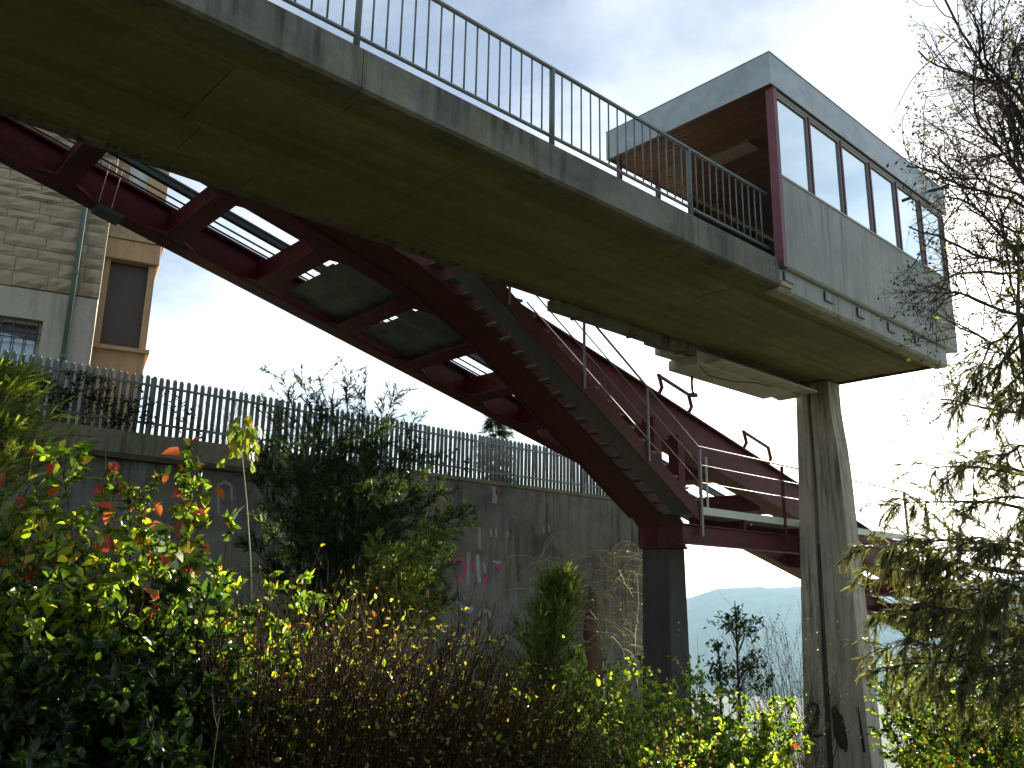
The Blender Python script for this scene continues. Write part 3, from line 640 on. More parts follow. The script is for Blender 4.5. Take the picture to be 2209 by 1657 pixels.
fn = thing('picket_fence', 'dark green steel picket fence along the top of the retaining wall', 'fence', (8, WY + .12, WTOP))
FY = WY + .14
pk = MB().tube([(0, 0, .03), (0, 0, 1.12), (0, 0, 1.16)], [.043, .043, .03], 8).mesh('picket'); pk.materials.append(M['fence']); pk.polygons.foreach_set('use_smooth', [True] * len(pk.polygons))
k = 0; x = -5.0
while x < WEND - .1:
    o = link('picket', pk, None, fn, loc=(x, FY, WTOP - .01)); o.rotation_euler = (rnd.uniform(-.012, .012), rnd.uniform(-.012, .012), 0)
    x += .132; k += 1
for z in (.22, .94):
    MB().box((-5.1, FY - .06, WTOP + z), (WEND - .05, FY - .036, WTOP + z + .045)).build('fence_rail', M['fence'], fn)
for x in (-2.3, .3, 2.9, 5.5, 8.1, 10.75, 13.4, 14.75, 17.3, 19.75):
    MB().box((x - .03, FY - .10, WTOP - .05), (x + .03, FY - .062, WTOP + 1.1)).build('fence_post', M['fence'], fn)

# ------------------------------------------------------------------ stone building with bay behind the fence
be = np.array([math.cos(math.radians(-15.5)), math.sin(math.radians(-15.5)), 0]); bn = np.array([be[1], -be[0], 0])  # along the facade, and out of it
BC = np.array([4.76, 17.5, 0.0])
def bp(s, d, z): q = BC + be * s + bn * d; return (q[0], q[1], z)
def bbox(mb, s0, s1, d0, d1, z0, z1): return mb.hexa([bp(s0, d0, z0), bp(s1, d0, z0), bp(s1, d1, z0), bp(s0, d1, z0), bp(s0, d0, z1), bp(s1, d0, z1), bp(s1, d1, z1), bp(s0, d1, z1)])
bd = thing('stone_building', 'pale ashlar stone building with plaster base behind the green fence', 'building', tuple(bp(-2, -2, 4.22)))
core = MB(); bbox(core, -7, -.03, -8, -.06, 7.2, 13.2); core.build('wall_core', M['mortar'], bd)
# plaster base with a window opening
b = MB(); WX0, WX1, WZ0, WZ1 = -2.5, -.90, 5.3, 6.60
bbox(b, -7, WX0, -8, -.01, 4.2, 7.19); bbox(b, WX1, -.02, -8, -.01, 4.2, 7.19); bbox(b, WX0, WX1, -8, -.01, 4.2, WZ0); bbox(b, WX0, WX1, -8, -.01, WZ1, 7.19); bbox(b, WX0, WX1, -8, -.52, WZ0, WZ1); b.build('plaster_base', M['plaster'], bd)
wn = bbox(MB(), WX0 + .001, WX1 - .001, -.35, -.28, WZ0, WZ1).build('window', M['houseglass'], bd)
f = MB(); bbox(f, WX0, WX0 + .06, -.279, -.22, WZ0, WZ1); bbox(f, WX1 - .06, WX1, -.279, -.22, WZ0, WZ1); bbox(f, WX0 + .06, WX1 - .06, -.279, -.22, WZ1 - .06, WZ1); f.build('window_frame', M['plaster'], wn)
bbox(MB(), WX0 + .01, WX1 - .01, -.5, -.45, WZ0 + .01, WZ1 - .01).build('reflection_panel', M['skyreflect'], wn)  # panel added behind the glass, its colour imitates the reflected sky
for s in np.arange(WX0 + .12, WX1, .2):
    MB().tube([bp(s, -.06, WZ0), bp(s, -.06, WZ1)], .011, 6).build('window_bar', M['darksteel'], wn)
for z in (5.75, 6.22, 6.33):
    MB().tube([bp(WX0, -.06, z), bp(WX1, -.06, z)], .012, 6).build('window_bar', M['darksteel'], wn)
# ashlar stones
rs = random.Random(12); z = 7.21
while z < 13.0:
    hgt = rs.choice([.17, .21, .26, .30, .36]); s = -.0; first = True
    while s > -5.6:
        L = rs.uniform(.22, .85) if not first else rs.uniform(.3, .6); first = False
        s0, s1 = max(s - L, -5.7), s
        pr0 = rs.uniform(.0, .03) + (.02 if s1 > -.01 else 0)
        g_ = .004
        nx, nz = (4 if s1 - s0 > .5 else 3), 3
        vs_ = [bp(s0 + g_ + (s1 - s0 - 2 * g_) * a_ / nx, -.07, z + g_ + (hgt - 2 * g_) * c_ / nz) for a_, c_ in ((0, 0), (nx, 0), (nx, nz), (0, nz))]
        for c_ in range(nz + 1):
            for a_ in range(nx + 1):
                edge = a_ in (0, nx) or c_ in (0, nz)
                vs_.append(bp(s0 + g_ + (s1 - s0 - 2 * g_) * a_ / nx, (pr0 * .3 + rs.uniform(-.012, .006)) if edge else pr0 + rs.uniform(.0, .045), z + g_ + (hgt - 2 * g_) * c_ / nz))
        k_ = lambda a_, c_: 4 + c_ * (nx + 1) + a_
        fs_ = [(k_(a_, c_), k_(a_ + 1, c_), k_(a_ + 1, c_ + 1), k_(a_, c_ + 1)) for c_ in range(nz) for a_ in range(nx)]
        fs_ += [tuple([0, 1] + [k_(a_, 0) for a_ in range(nx, -1, -1)]), tuple([1, 2] + [k_(nx, c_) for c_ in range(nz, -1, -1)]), tuple([2, 3] + [k_(a_, nz) for a_ in range(nx + 1)]), tuple([3, 0] + [k_(0, c_) for c_ in range(nz + 1)]), (3, 2, 1, 0)]
        MB().add(vs_, fs_).build('stone', M['stone'], bd)
        s = s0 
    z += hgt
dp = MB().tube([bp(-.47, .10, 4.3), bp(-.47, .10, 13)], .052, 10).build('drainpipe', M['pipe'], bd, smooth=True)
for z in (5.9, 7.6, 9.4): MB().tube([bp(-.47, .10, z), bp(-.47, .10, z + .07)], .064, 10).build('pipe_clamp', M['pipe'], dp)

bw = thing('tan_bay', 'tan stucco bay with brown roller shutter beside the stone building', 'bay', tuple(bp(.5, -.6, 4.22)))
BW = .98
b = MB(); bbox(b, 0, .12, -2.5, -.35, 4.2, 8.2); bbox(b, BW - .13, BW, -2.5, -.35, 4.2, 8.2); bbox(b, .12, BW - .13, -2.5, -.35, 4.2, 6.28); b.build('wall', M['stucco'], bw)
bbox(MB(), 0, BW, -2.5, -.33, 8.721, 13).build('upper_wall', M['roughtan'], bw)
bbox(MB(), -.0, BW + .06, -2.5, -.24, 8.2, 8.64).build('lintel', M['stucco'], bw, bevel=.015)
bbox(MB(), -.0, BW + .1, -2.5, -.2, 8.641, 8.72).build('lintel_moulding', M['roughtan'], bw)
bbox(MB(), -.0, BW + .07, -2.4, -.24, 6.281, 6.36).build('sill', M['stucco'], bw)
sh = bbox(MB(), .12, BW - .13, -.6, -.52, 6.361, 8.199).build('shutter_box', M['shutter'], bw)
z = 6.37
while z < 8.19:
    bbox(MB(), .122, BW - .132, -.519, -.50, z, z + .044).build('slat', M['shutter'], bw); z += .05
bbox(MB(), .25, BW - .25, -.329, -.30, 9.1, 10.6).build('upper_frame', M['toe'], bw)
bbox(MB(), .62, BW + .03, -.329, -.25, 8.9, 11).build('pilaster', M['stucco'], bw)
# ------------------------------------------------------------------ vegetation tools
def unit(a): a = np.asarray(a, float); return a / (np.linalg.norm(a, axis=-1, keepdims=True) + 1e-9)
def tubes_np(lines, sides=3):
    vs, fs, n0 = [], [], 0
    ang = np.arange(sides) * 2 * PI / sides; ca, sa = np.cos(ang), np.sin(ang)
    for pts, rad in lines:
        n = len(pts); t_ = unit(np.gradient(pts, axis=0)); ref = np.array([.31, .17, .93]) if abs(t_[0][2]) < .85 else np.array([1., .2, .1])
        a = unit(np.cross(t_, ref)); b = np.cross(t_, a)
        r = np.asarray(rad)[:, None, None]
        v = pts[:, None, :] + r * (ca[None, :, None] * a[:, None, :] + sa[None, :, None] * b[:, None, :]); vs.append(v.reshape(-1, 3))
        i = np.arange(n - 1)[:, None] * sides; k = np.arange(sides)[None]; k2 = (k + 1) % sides
        fs.append(np.stack([i + k, i + k2, i + sides + k2, i + sides + k], -1).reshape(-1, 4) + n0); n0 += n * sides
    return np.concatenate(vs), np.concatenate(fs)
def stems(name, lines, mat, parent, sides=3):
    v, f = tubes_np(lines, sides); return link(name, npmesh(name, v, f, smooth=True), mat, parent)
def path(rg, p, d, L, n=5, wander=.18, pull=(0, 0, 0)):
    pts = [np.array(p, float)]; d = unit(d); s = L / n
    for _ in range(n):
        d = unit(d + rg.normal(0, wander, 3) + np.array(pull) / n); pts.append(pts[-1] + d * s)
    return np.array(pts)
def at_t(pts, t):
    x = t * (len(pts) - 1); i = min(int(x), len(pts) - 2); f = x - i
    return pts[i] * (1 - f) + pts[i + 1] * f, unit(pts[i + 1] - pts[i])
def pal(rg, palette, n):
    c = np.array([p[0] for p in palette], float); w = np.array([p[1] for p in palette], float); k = rg.choice(len(c), n, p=w / w.sum())
    return c[k] * rg.uniform(.65, 1.3, (n, 1))
def leaf_arrays(P, D, Nn, L, W, fold=.25):
    D = unit(D); S = unit(np.cross(D, Nn)); Nn = np.cross(S, D); L = L[:, None]; W = W[:, None]
    b = P; tip = P + D * L - Nn * L * .12; mid = P + D * L * .5 + Nn * 0
    l1 = P + D * L * .28 + S * W * .46 + Nn * W * fold; l2 = P + D * L * .66 + S * W * .36 + Nn * W * fold * .6
    r1 = P + D * L * .28 - S * W * .46 + Nn * W * fold; r2 = P + D * L * .66 - S * W * .36 + Nn * W * fold * .6
    v = np.stack([b, l1, l2, tip, r2, r1, mid], 1)
    f = np.array([(6, 0, 1), (6, 1, 2), (6, 2, 3), (6, 3, 4), (6, 4, 5), (6, 5, 0)])
    return v, f
def foliage(name, P, D, Nn, L, W, cols, mat, parent):
    v, f = leaf_arrays(P, D, Nn, L, W); n = len(P)
    F = (f[None] + 7 * np.arange(n)[:, None, None]).reshape(-1, 3); C = np.repeat(cols, 7, 0)
    return link(name, npmesh(name, v, F, C), mat, parent, kind='stuff')
def sprays(P, D, Nn, L, K, nl, droop, w=.0035):
    S = len(P); D = unit(D); Sd = unit(np.cross(D, Nn)); t_ = np.linspace(.04, 1, K)[None, :, None]
    L = np.asarray(L)[:, None, None]
    pos = P[:, None] + D[:, None] * t_ * L + np.array([0, 0, -1.]) * droop * t_ ** 2 * L
    ax = unit(D[:, None] + np.array([0, 0, -1.]) * 2 * droop * t_)
    out = []
    for sg in (-1, 1):
        tip = pos + (Sd[:, None] * sg * .85 + ax * .55) * nl * (1.05 - .55 * t_)
        out.append(np.stack([pos - ax * w, pos + ax * w, tip], 2))
    v = np.concatenate(out, 1)                                  # S, 2K, 3, 3
    ax0 = np.stack([pos[:, 0] - Sd * .002, pos[:, 0] + Sd * .002, pos[:, -1]], 1)[:, None]
    v = np.concatenate([v, ax0], 1); return v
def needles(name, P, D, Nn, L, K, nl, droop, cols, mat, parent, w=.0035):
    v = sprays(P, D, Nn, L, K, nl, droop, w); n = v.shape[0] * v.shape[1]; C = np.repeat(cols, v.shape[1] * 3, 0)
    return link(name, npmesh(name, v.reshape(-1, 3), np.arange(n * 3).reshape(-1, 3), C), mat, parent, kind='stuff')
def plant(name, label, cat, x, y, group=None): return thing(name, label, cat, (x, y, gz(x, y)), group)

GREEN_D = [((.012, .032, .010), 5), ((.026, .058, .015), 3), ((.08, .14, .025), 1.1)]
GREEN_M = [((.06, .11, .025), 3), ((.12, .19, .03), 3), ((.24, .30, .04), 2.5), ((.42, .38, .05), .8)]
GREEN_L = [((.11, .21, .035), 3), ((.22, .34, .05), 3), ((.36, .47, .08), 2), ((.50, .46, .08), .5), ((.035, .08, .02), 3)]
LEAFMESH = []
_rg = np.random.default_rng(77)
for k in range(4):
    v, f = leaf_arrays(np.zeros((1, 3)), np.array([[1., 0, -.15]]), np.array([[0, .1 * (k - 1.5), 1.]]), np.array([1.0]), np.array([.55 + .08 * k]), .2 + .08 * k)
    LEAFMESH.append((v[0], f))
_cache = {}
def leafobj(parent, p, d, nn, size, mname, k):
    key = (mname, k)
    if key not in _cache:
        v, f = LEAFMESH[k]; me = npmesh('leaf', v, f); me.materials.append(M[mname]); _cache[key] = me
    o = link('leaf', _cache[key], None, parent, loc=p)
    x = Vector(unit(d)); z = Vector(unit(nn)); y = z.cross(x).normalized(); z = x.cross(y)
    mtx = Matrix((x, y, z)).transposed(); o.rotation_euler = mtx.to_euler(); o.scale = (size,) * 3; return o

def shrub(name, label, x, y, h, spread, seed, ns=14, nt=9, nl=12, leaf=.055, palette=GREEN_M, mat='leaf', stem='twig', low=.15, big=0, bigmats=('orange',), bigsize=.09, upright=.6, sr=.008, lean=(0, 0, 0), cat='shrub', side=.35, bigfrom=.6, base_z=None):
    rg = np.random.default_rng(seed); o = plant(name, label, cat, x, y); z0 = gz(x, y) - .05 if base_z is None else base_z
    lines, P, D, tips = [], [], [], []
    for _ in range(ns):
        a = rg.uniform(0, 2 * PI); rr_ = spread * rg.uniform(.0, .35); p = np.array([x + rr_ * math.cos(a), y + rr_ * math.sin(a), z0])
        d = np.array([math.cos(a) * spread / h * rg.uniform(.2, 1.2), math.sin(a) * spread / h * rg.uniform(.2, 1.2), upright + .4]) + np.array(lean)
        L = h * rg.uniform(.72, 1.05); pts = path(rg, p, d, L, 6, .12); lines.append((pts, np.linspace(sr, sr * .35, 7)))
        for _ in range(nt):
            t_ = rg.uniform(low, 1); q, dd = at_t(pts, t_)
            td = unit(dd * .5 + unit(rg.normal(0, 1, 3)) * .9 + np.array([0, 0, .25])); tl = spread * side * rg.uniform(.5, 1.3)
            tw = path(rg, q, td, tl, 3, .2); lines.append((tw, np.linspace(sr * .45, sr * .2, 4)))
            for s in rg.uniform(.1, 1.02, nl):
                c, e = at_t(tw, min(s, .999)); P.append(c); D.append(unit(e * .5 + unit(rg.normal(0, 1, 3)) + np.array([0, 0, -.2])))
            tips.append((tw[-1], unit(tw[-1] - tw[-2]), t_))
    stems('stems', lines, M[stem], o)
    n = len(P); P = np.array(P); D = np.array(D); Nn = unit(rg.normal(0, 1, (n, 3)) + np.array([0, 0, .35])); L = leaf * rg.uniform(.6, 1.25, n)
    if n: foliage('foliage', P, D, Nn, L, L * rg.uniform(.45, .7, n), pal(rg, palette, n), M[mat], o)
    if big:
        tt = sorted(tips, key=lambda q: -q[0][2]); m_ = max(big, int(len(tt) * bigfrom)); ch = rg.choice(min(m_, len(tt)), min(big, len(tt)), replace=False)
        for i in ch:
            p, d, _t = tt[i]; leafobj(o, p, unit(d + rg.normal(0, .5, 3) + np.array([0, 0, -.4])), unit(rg.normal(0, .6, 3) + np.array([-.3, -.3, .6])), bigsize * rg.uniform(.7, 1.2), 'leaf_' + bigmats[rg.integers(len(bigmats))], int(rg.integers(4)))
    return o
def topz(px, py, r): q = AT(px, py, r); return q
def shrub_at(name, label, px, ptop, r, halfpx, seed, **kw):
    q = AT(px, ptop, r); x, y = q[0], q[1]; h = q[2] - gz(x, y); sp = halfpx / FOC * r * 1.05
    return shrub(name, label, x, y, h / 1.0, sp, seed, **kw)

# ------------------------------------------------------------------ left bank
def conifer_shrub(name, label, px, ptop, r, halfpx, seed, nb=70, per=16, K=12, spl=.22, nl=.03, cols=GREEN_D, droop=.1, up=.6, cat='conifer', rag=.15, base=0.03, mat='needle', zbase=None):
    q = AT(px, ptop, r); x, y = q[0], q[1]; z0 = gz(x, y) if zbase is None else zbase; h = q[2] - z0; R = halfpx / FOC * r
    rg = np.random.default_rng(seed); o = thing(name, label, cat, (x, y, z0)); lines = []; P = []; D = []
    trunk = path(rg, (x, y, z0 - .05), (0, 0, 1), h * .97, 8, .04); lines.append((trunk, np.linspace(.02 + .018 * h, .006, 9)))
    for i in range(nb):
        t_ = base + (1 - base) * (i + rg.uniform()) / nb; p, _ = at_t(trunk, min(t_, .98)); a = rg.uniform(0, 2 * PI)
        ext = R * (min(1, (1.02 - t_) * 2.1) ** .6) * rg.uniform(1 - 2.5 * rag, 1 + rag) + .08
        b = path(rg, p, (math.cos(a), math.sin(a), up), ext * 1.1, 4, .12, (0, 0, -.1)); lines.append((b, np.linspace(.008, .002, 5)))
        for s in rg.uniform(.12, 1.0, per):
            c, e = at_t(b, s); P.append(c); D.append(unit(e + unit(rg.normal(0, 1, 3)) * .75 + np.array([0, 0, .15])))
    for s in rg.uniform(.8, 1, 12): c, e = at_t(trunk, s); P.append(c); D.append(unit(np.array([0, 0, 1]) + rg.normal(0, .35, 3)))
    stems('trunk', lines, M['bark'], o, 4); n = len(P); P = np.array(P); D = np.array(D)
    needles('crown', P, D, unit(rg.normal(0, 1, (n, 3)) + np.array([0, 0, .8])), spl * rg.uniform(.6, 1.2, n), K, nl, droop, pal(rg, cols, n), M[mat], o, .005); return o

THUJA = [((.10, .15, .025), 3), ((.17, .23, .035), 3), ((.28, .32, .045), 1.5), ((.035, .065, .015), 3)]
conifer_shrub('thuja_shrub', 'feathery yellow-green thuja shrub at the left picture edge below the fence', 35, 748, 7.8, 190, 11, 260, 20, 13, .2, .022, THUJA, .12, .9)
YB = [((.11, .19, .03), 4), ((.22, .31, .04), 3), ((.42, .40, .05), .8), ((.55, .20, .04), .3), ((.045, .09, .02), 4)]
shrub_at('autumn_shrub', 'autumn shrub with scattered red and orange leaves below the wall coping', 315, 950, 7.0, 95, 21, ns=30, nt=12, nl=12, leaf=.075, palette=YB, big=130, bigmats=('orange', 'redorange', 'redorange', 'orange', 'yellow', 'lime', 'paleleaf'), bigsize=.135, low=.35, side=.5, bigfrom=.55)
shrub_at('ivy_shrub', 'lime-tipped leafy shrub at the left edge under the thuja', 60, 1085, 6.7, 150, 22, ns=34, nt=13, nl=13, leaf=.09, palette=GREEN_M, big=30, bigmats=('lime', 'yellow', 'lime'), bigsize=.085, low=.2, side=.4)
shrub_at('ivy_shrub', 'dark green leafy shrub beneath the autumn leaves at lower left', 290, 1180, 6.5, 190, 23, ns=38, nt=13, nl=13, leaf=.09, palette=GREEN_D + [((.12, .16, .03), 1.2)], big=20, bigmats=('lime', 'yellow', 'paleleaf'), bigsize=.085, low=.1, side=.4)
shrub_at('ivy_shrub', 'very dark broad-leaved shrub filling the bottom left corner', 70, 1330, 6.1, 220, 24, ns=38, nt=13, nl=13, leaf=.095, palette=GREEN_D, low=.05, side=.4, big=10, bigmats=('paleleaf', 'lime'), bigsize=.09)
shrub_at('ivy_shrub', 'dark ivy-like shrub left of the brown stemmed bush', 370, 1400, 6.1, 170, 25, ns=32, nt=13, nl=12, leaf=.09, palette=GREEN_D, low=.05, side=.4, big=12, bigmats=('paleleaf', 'yellow', 'lime'), bigsize=.09)
shrub_at('yellowing_shrub', 'olive and yellow leaved shrub between dark ivy and big yew', 470, 1200, 6.9, 110, 26, ns=26, nt=12, nl=12, leaf=.08, palette=YB, big=14, bigmats=('orange', 'yellow', 'redorange', 'lime'), bigsize=.085, low=.25, side=.4)
shrub_at('green_shrub', 'rounded low leafy shrub behind the small thuja near the wall', 150, 1050, 11.0, 110, 27, ns=16, nt=10, nl=10, leaf=.06, palette=GREEN_M, low=.2, side=.45)

# slender sapling with yellow leaves
rg = np.random.default_rng(31); q = AT(535, 885, 7.6); sp = plant('yellow_sapling', 'slender sapling with drooping yellow-green leaves before the fence', 'sapling', q[0], q[1])
tr_ = np.array([AT(px, py, 7.6) for px, py in ((545, 1330), (540, 1200), (532, 1080), (522, 980), (528, 930), (533, 890))]); lines = [(tr_, np.linspace(.008, .003, 6))]
for i in range(20):
    c, e = at_t(tr_, rg.uniform(.55, 1)); tw = path(rg, c, unit(rg.normal(0, 1, 3) + np.array([0, 0, .3])), rg.uniform(.1, .28), 3, .25, (0, 0, -.8)); lines.append((tw, np.linspace(.004, .002, 4)))
    for s in (.5, .8, 1):
        p, dd = at_t(tw, s * .999); leafobj(sp, p, unit(dd * .3 + rg.normal(0, .25, 3) + np.array([0, 0, -.9])), unit(rg.normal(0, 1, 3)), rg.uniform(.07, .12), 'leaf_' + ('yellow', 'lime', 'lime')[rg.integers(3)], int(rg.integers(4)))
stems('stem', lines, M['palestem'], sp, 4)

# big yew in front of the wall
def yew(name, label, root, limbs, seed, cols, per=13, sub=7, spl=.26, K=14, nl=.026, droop=.25, subL=.5, thick=.03, updroop=-.35, cat='yew'):
    rg = np.random.default_rng(seed); o = thing(name, label, cat, root); lines, P, D = [], [], []
    for lm in limbs:
        a, b, r0 = lm[:3]; dn = lm[3] if len(lm) > 3 else 1.0
        a = np.array(a); b = np.array(b); L = np.linalg.norm(b - a); n = 7
        tt = np.linspace(0, 1, n)[:, None]; pts = a + (b - a) * tt + np.array([0, 0, 1.]) * (tt * (1 - tt)) * L * .25 + rg.normal(0, .02 * L, (n, 3)) * tt * (1 - tt) * 3
        lines.append((pts, np.linspace(r0, .004, n)))
        k = max(4, int(sub * dn * L / .9))
        for _ in range(k):
            t_ = rg.uniform(.18, 1) ** .8; c, e = at_t(pts, min(t_, .999)); per_ = per if dn >= 1 or t_ < .55 else max(3, int(per * .5)); sd = unit(rg.normal(0, 1, 3)); d = unit(e * .7 + sd * .75 + np.array([0, 0, .05]))
            sb_ = path(rg, c, d, subL * rg.uniform(.4, 1.2) * (1.15 - .5 * t_), 4, .12, (0, 0, updroop)); lines.append((sb_, np.linspace(.006, .002, 5)))
            for s in rg.uniform(.1, 1, per_):
                p, dd = at_t(sb_, min(s, .999)); P.append(p); D.append(unit(dd * .9 + unit(rg.normal(0, 1, 3)) * .7))
        for s in rg.uniform(.3, 1, per):
            p, dd = at_t(pts, min(s, .999)); P.append(p); D.append(unit(dd * .9 + unit(rg.normal(0, 1, 3)) * .6))
    stems('branches', lines, M['bark'], o, 4); n = len(P); P = np.array(P); D = np.array(D)
    needles('foliage', P, D, unit(rg.normal(0, .5, (n, 3)) + np.array([0, 0, 1.])), spl * rg.uniform(.5, 1.2, n), K, nl, droop, pal(rg, cols, n), M['needle'], o, .0045); return o
rg = np.random.default_rng(41); limbs = []
ry = AT(745, 1330, 12.9); root = np.array([ry[0], ry[1], gz(ry[0], ry[1])])
tip_px = [(600, 810), (650, 800), (690, 815), (745, 812), (775, 830), (860, 845), (905, 880), (820, 870), (560, 880), (720, 870), (545, 960), (600, 900), (680, 860), (780, 880), (850, 920), (900, 960), (930, 1010), (960, 1050), (985, 1110), (950, 1150), (980, 1200), (930, 1240), (900, 1290), (960, 1290), (540, 1040), (560, 1120), (530, 1180), (580, 1220), (620, 1280), (700, 1300), (760, 1300), (830, 1310), (660, 1000), (740, 980), (800, 1020), (690, 1100), (760, 1120), (840, 1130), (640, 1150), (880, 1100), (720, 1200), (800, 1220), (620, 980), (860, 1020), (580, 1000), (660, 930), (790, 940)]
for px, py in tip_px:
    e = AT(px + rg.uniform(-12, 12), py + rg.uniform(-10, 10), 12.9 + rg.uniform(-1.0, .9)); hh = max(.1, (e[2] - root[2]) * rg.uniform(.25, .6))
    limbs.append((root + np.array([rg.normal(0, .12), rg.normal(0, .12), hh]), e, .018, .5 if py < 925 else 1.0))
limbs.append((root, AT(700, 960, 12.4), .06)); limbs.append((root, AT(790, 980, 12.4), .05))
YEW = [((.018, .042, .016), 5), ((.032, .068, .02), 4), ((.07, .11, .025), 1.5), ((.13, .18, .04), .8)]
yew('yew_bush', 'large dark feathery yew bush in front of wall and fence', tuple(root), limbs, 42, YEW, per=30, sub=15, spl=.105, K=10, nl=.019, subL=.55, droop=.12, updroop=.1)
# lower skirt: sunlight on the yew painted in as lighter needles
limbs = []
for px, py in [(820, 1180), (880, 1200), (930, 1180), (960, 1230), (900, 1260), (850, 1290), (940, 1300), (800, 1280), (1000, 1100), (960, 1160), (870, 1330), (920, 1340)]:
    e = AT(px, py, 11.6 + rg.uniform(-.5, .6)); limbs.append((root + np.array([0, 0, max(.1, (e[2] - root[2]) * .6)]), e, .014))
yew('yew_bush', 'yew skirt with sunlight painted into its needles right of the dark yew bush', tuple(root + np.array([.3, -.3, 0])), limbs, 43, [((.16, .22, .04), 3), ((.30, .36, .08), 2), ((.04, .07, .018), 2)], per=28, sub=14, spl=.105, K=10, nl=.019, subL=.5, droop=.15, updroop=-.1)

# ------------------------------------------------------------------ brown stemmed bushes
def stem_bush(name, label, px, ptop, r, halfpx, seed, n=170, lean=.25, leafn=3, palette=None, mat='twig', size=.03, sr=.0045):
    rg = np.random.default_rng(seed); q = AT(px, ptop, r); z0 = gz(q[0], q[1]); h = q[2] - z0; R = halfpx / FOC * r; o = thing(name, label, 'bush', (q[0], q[1], z0)); lines, P, D = [], [], []
    for _ in range(n):
        a = rg.uniform(0, 2 * PI); rad = R * .55 * math.sqrt(rg.uniform()); p = np.array([q[0] + rad * math.cos(a), q[1] + rad * math.sin(a), z0 - .05])
        d = np.array([math.cos(a), math.sin(a), 0]) * rad / (R + 1e-6) * .75 + rh * lean + np.array([0, 0, 1.6]) + rg.normal(0, .12, 3)
        L = h * rg.uniform(.6, 1.08); pts = path(rg, p, d, L, 6, .07); lines.append((pts, np.linspace(sr * rg.uniform(.7, 1.4), sr * .35, 7)))
        for _ in range(4):
            t_ = rg.uniform(.35, .98); c, e = at_t(pts, t_); tw = path(rg, c, unit(e + rg.normal(0, .42, 3)), L * rg.uniform(.1, .28), 3, .1); lines.append((tw, np.linspace(sr * .55, sr * .25, 4)))
            for s in rg.uniform(.2, 1, leafn): c2, e2 = at_t(tw, min(s, .999)); P.append(c2); D.append(unit(e2 + rg.normal(0, .8, 3)))
    stems('stems', lines, M[mat], o); m_ = len(P); P = np.array(P); D = np.array(D); L = size * rg.uniform(.5, 1.3, m_)
    foliage('foliage', P, D, unit(rg.normal(0, .7, (m_, 3)) + np.array([0, 0, 1])), L, L * .55, pal(rg, palette, m_), M['leaf'], o); return o
BR = [((.10, .08, .03), 2), ((.20, .17, .05), 2), ((.16, .21, .04), 4), ((.40, .36, .08), 1.3), ((.50, .18, .05), .4), ((.45, .45, .34), .6)]
stem_bush('bare_bush', 'brown twiggy bush with dense upright stems at bottom centre-left', 620, 1285, 6.6, 190, 51, 430, .16, 1, BR, size=.05, sr=.0065)
stem_bush('bare_bush', 'brown twiggy bush leaning right in the bottom centre', 850, 1330, 6.9, 180, 52, 420, .34, 1, BR, size=.05, sr=.0065)
stem_bush('bare_bush', 'low brown twiggy bush in front of the small conifer', 1050, 1440, 7.4, 140, 53, 300, .45, 1, BR, size=.05, sr=.0065)
stem_bush('dry_stalks', 'few tall pale dry stalks beside the brown twiggy bush', 470, 1440, 6.2, 60, 54, 14, .05, 1, BR, 'palestem', .03, .006)
stem_bush('dry_stalks', 'dry reddish stalks at the bottom right of the brown bushes', 1370, 1545, 7.6, 150, 55, 130, .1, 2, [((.20, .10, .05), 2), ((.12, .13, .03), 2), ((.32, .28, .16), 1)], 'twig', .035, .005)

# ------------------------------------------------------------------ middle shrubs
conifer_shrub('small_conifer', 'small bushy upright conifer in front of the stained wall', 1152, 1226, 11.6, 88, 61, 260, 22, 13, .19, .024, [((.045, .08, .02), 3), ((.11, .16, .03), 3), ((.22, .26, .045), 1.5)], .05, 1.3)
GL = GREEN_L + [((.35, .36, .26), .6)]
shrub_at('bramble_bush', 'bright green leafy bush at the foot of the small conifer', 1240, 1385, 11.2, 100, 62, ns=28, nt=12, nl=12, leaf=.072, palette=GL, low=.1, side=.5, big=10, bigmats=('yellow', 'lime', 'orange'), bigsize=.07)
shrub_at('bramble_bush', 'light green bush left of the small conifer against the wall', 1035, 1385, 11.6, 80, 63, ns=16, nt=9, nl=10, leaf=.072, palette=GREEN_M, low=.1, side=.5)
shrub_at('bramble_bush', 'sunlit bush with orange leaves in front of the dark pier', 1350, 1425, 10.6, 100, 64, ns=30, nt=12, nl=12, leaf=.072, palette=GL, low=.1, side=.5, big=22, bigmats=('orange', 'yellow', 'redorange', 'lime'), bigsize=.075)
shrub_at('bramble_bush', 'glossy speckled bush low in front of the pier foot', 1440, 1480, 9.6, 110, 65, ns=32, nt=12, nl=13, leaf=.06, palette=GL, low=.1, side=.45)
shrub_at('bramble_bush', 'glossy sunlit bush between pier and small laurel tree', 1530, 1470, 10.2, 55, 66, ns=28, nt=12, nl=13, leaf=.065, palette=GL, low=.1, side=.5, big=8, bigmats=('yellow', 'lime'), bigsize=.08)
shrub_at('bramble_bush', 'green bush with orange leaf specks left of the tall pillar', 1600, 1475, 10.2, 45, 67, ns=28, nt=12, nl=13, leaf=.068, palette=GL, low=.1, side=.5, big=10, bigmats=('orange', 'redorange', 'yellow'), bigsize=.075)
shrub_at('bramble_bush', 'bright low bush along the bottom edge right of centre', 1400, 1565, 8.2, 110, 68, ns=34, nt=12, nl=13, leaf=.06, palette=GL, low=.1, side=.45, big=6, bigmats=('paleleaf', 'lime'), bigsize=.1)
shrub_at('bramble_bush', 'yellow-green bush low between brown stems and conifer', 1180, 1500, 9.4, 110, 69, ns=30, nt=12, nl=12, leaf=.065, palette=GL, low=.1, side=.45, big=8, bigmats=('yellow', 'lime'), bigsize=.075)
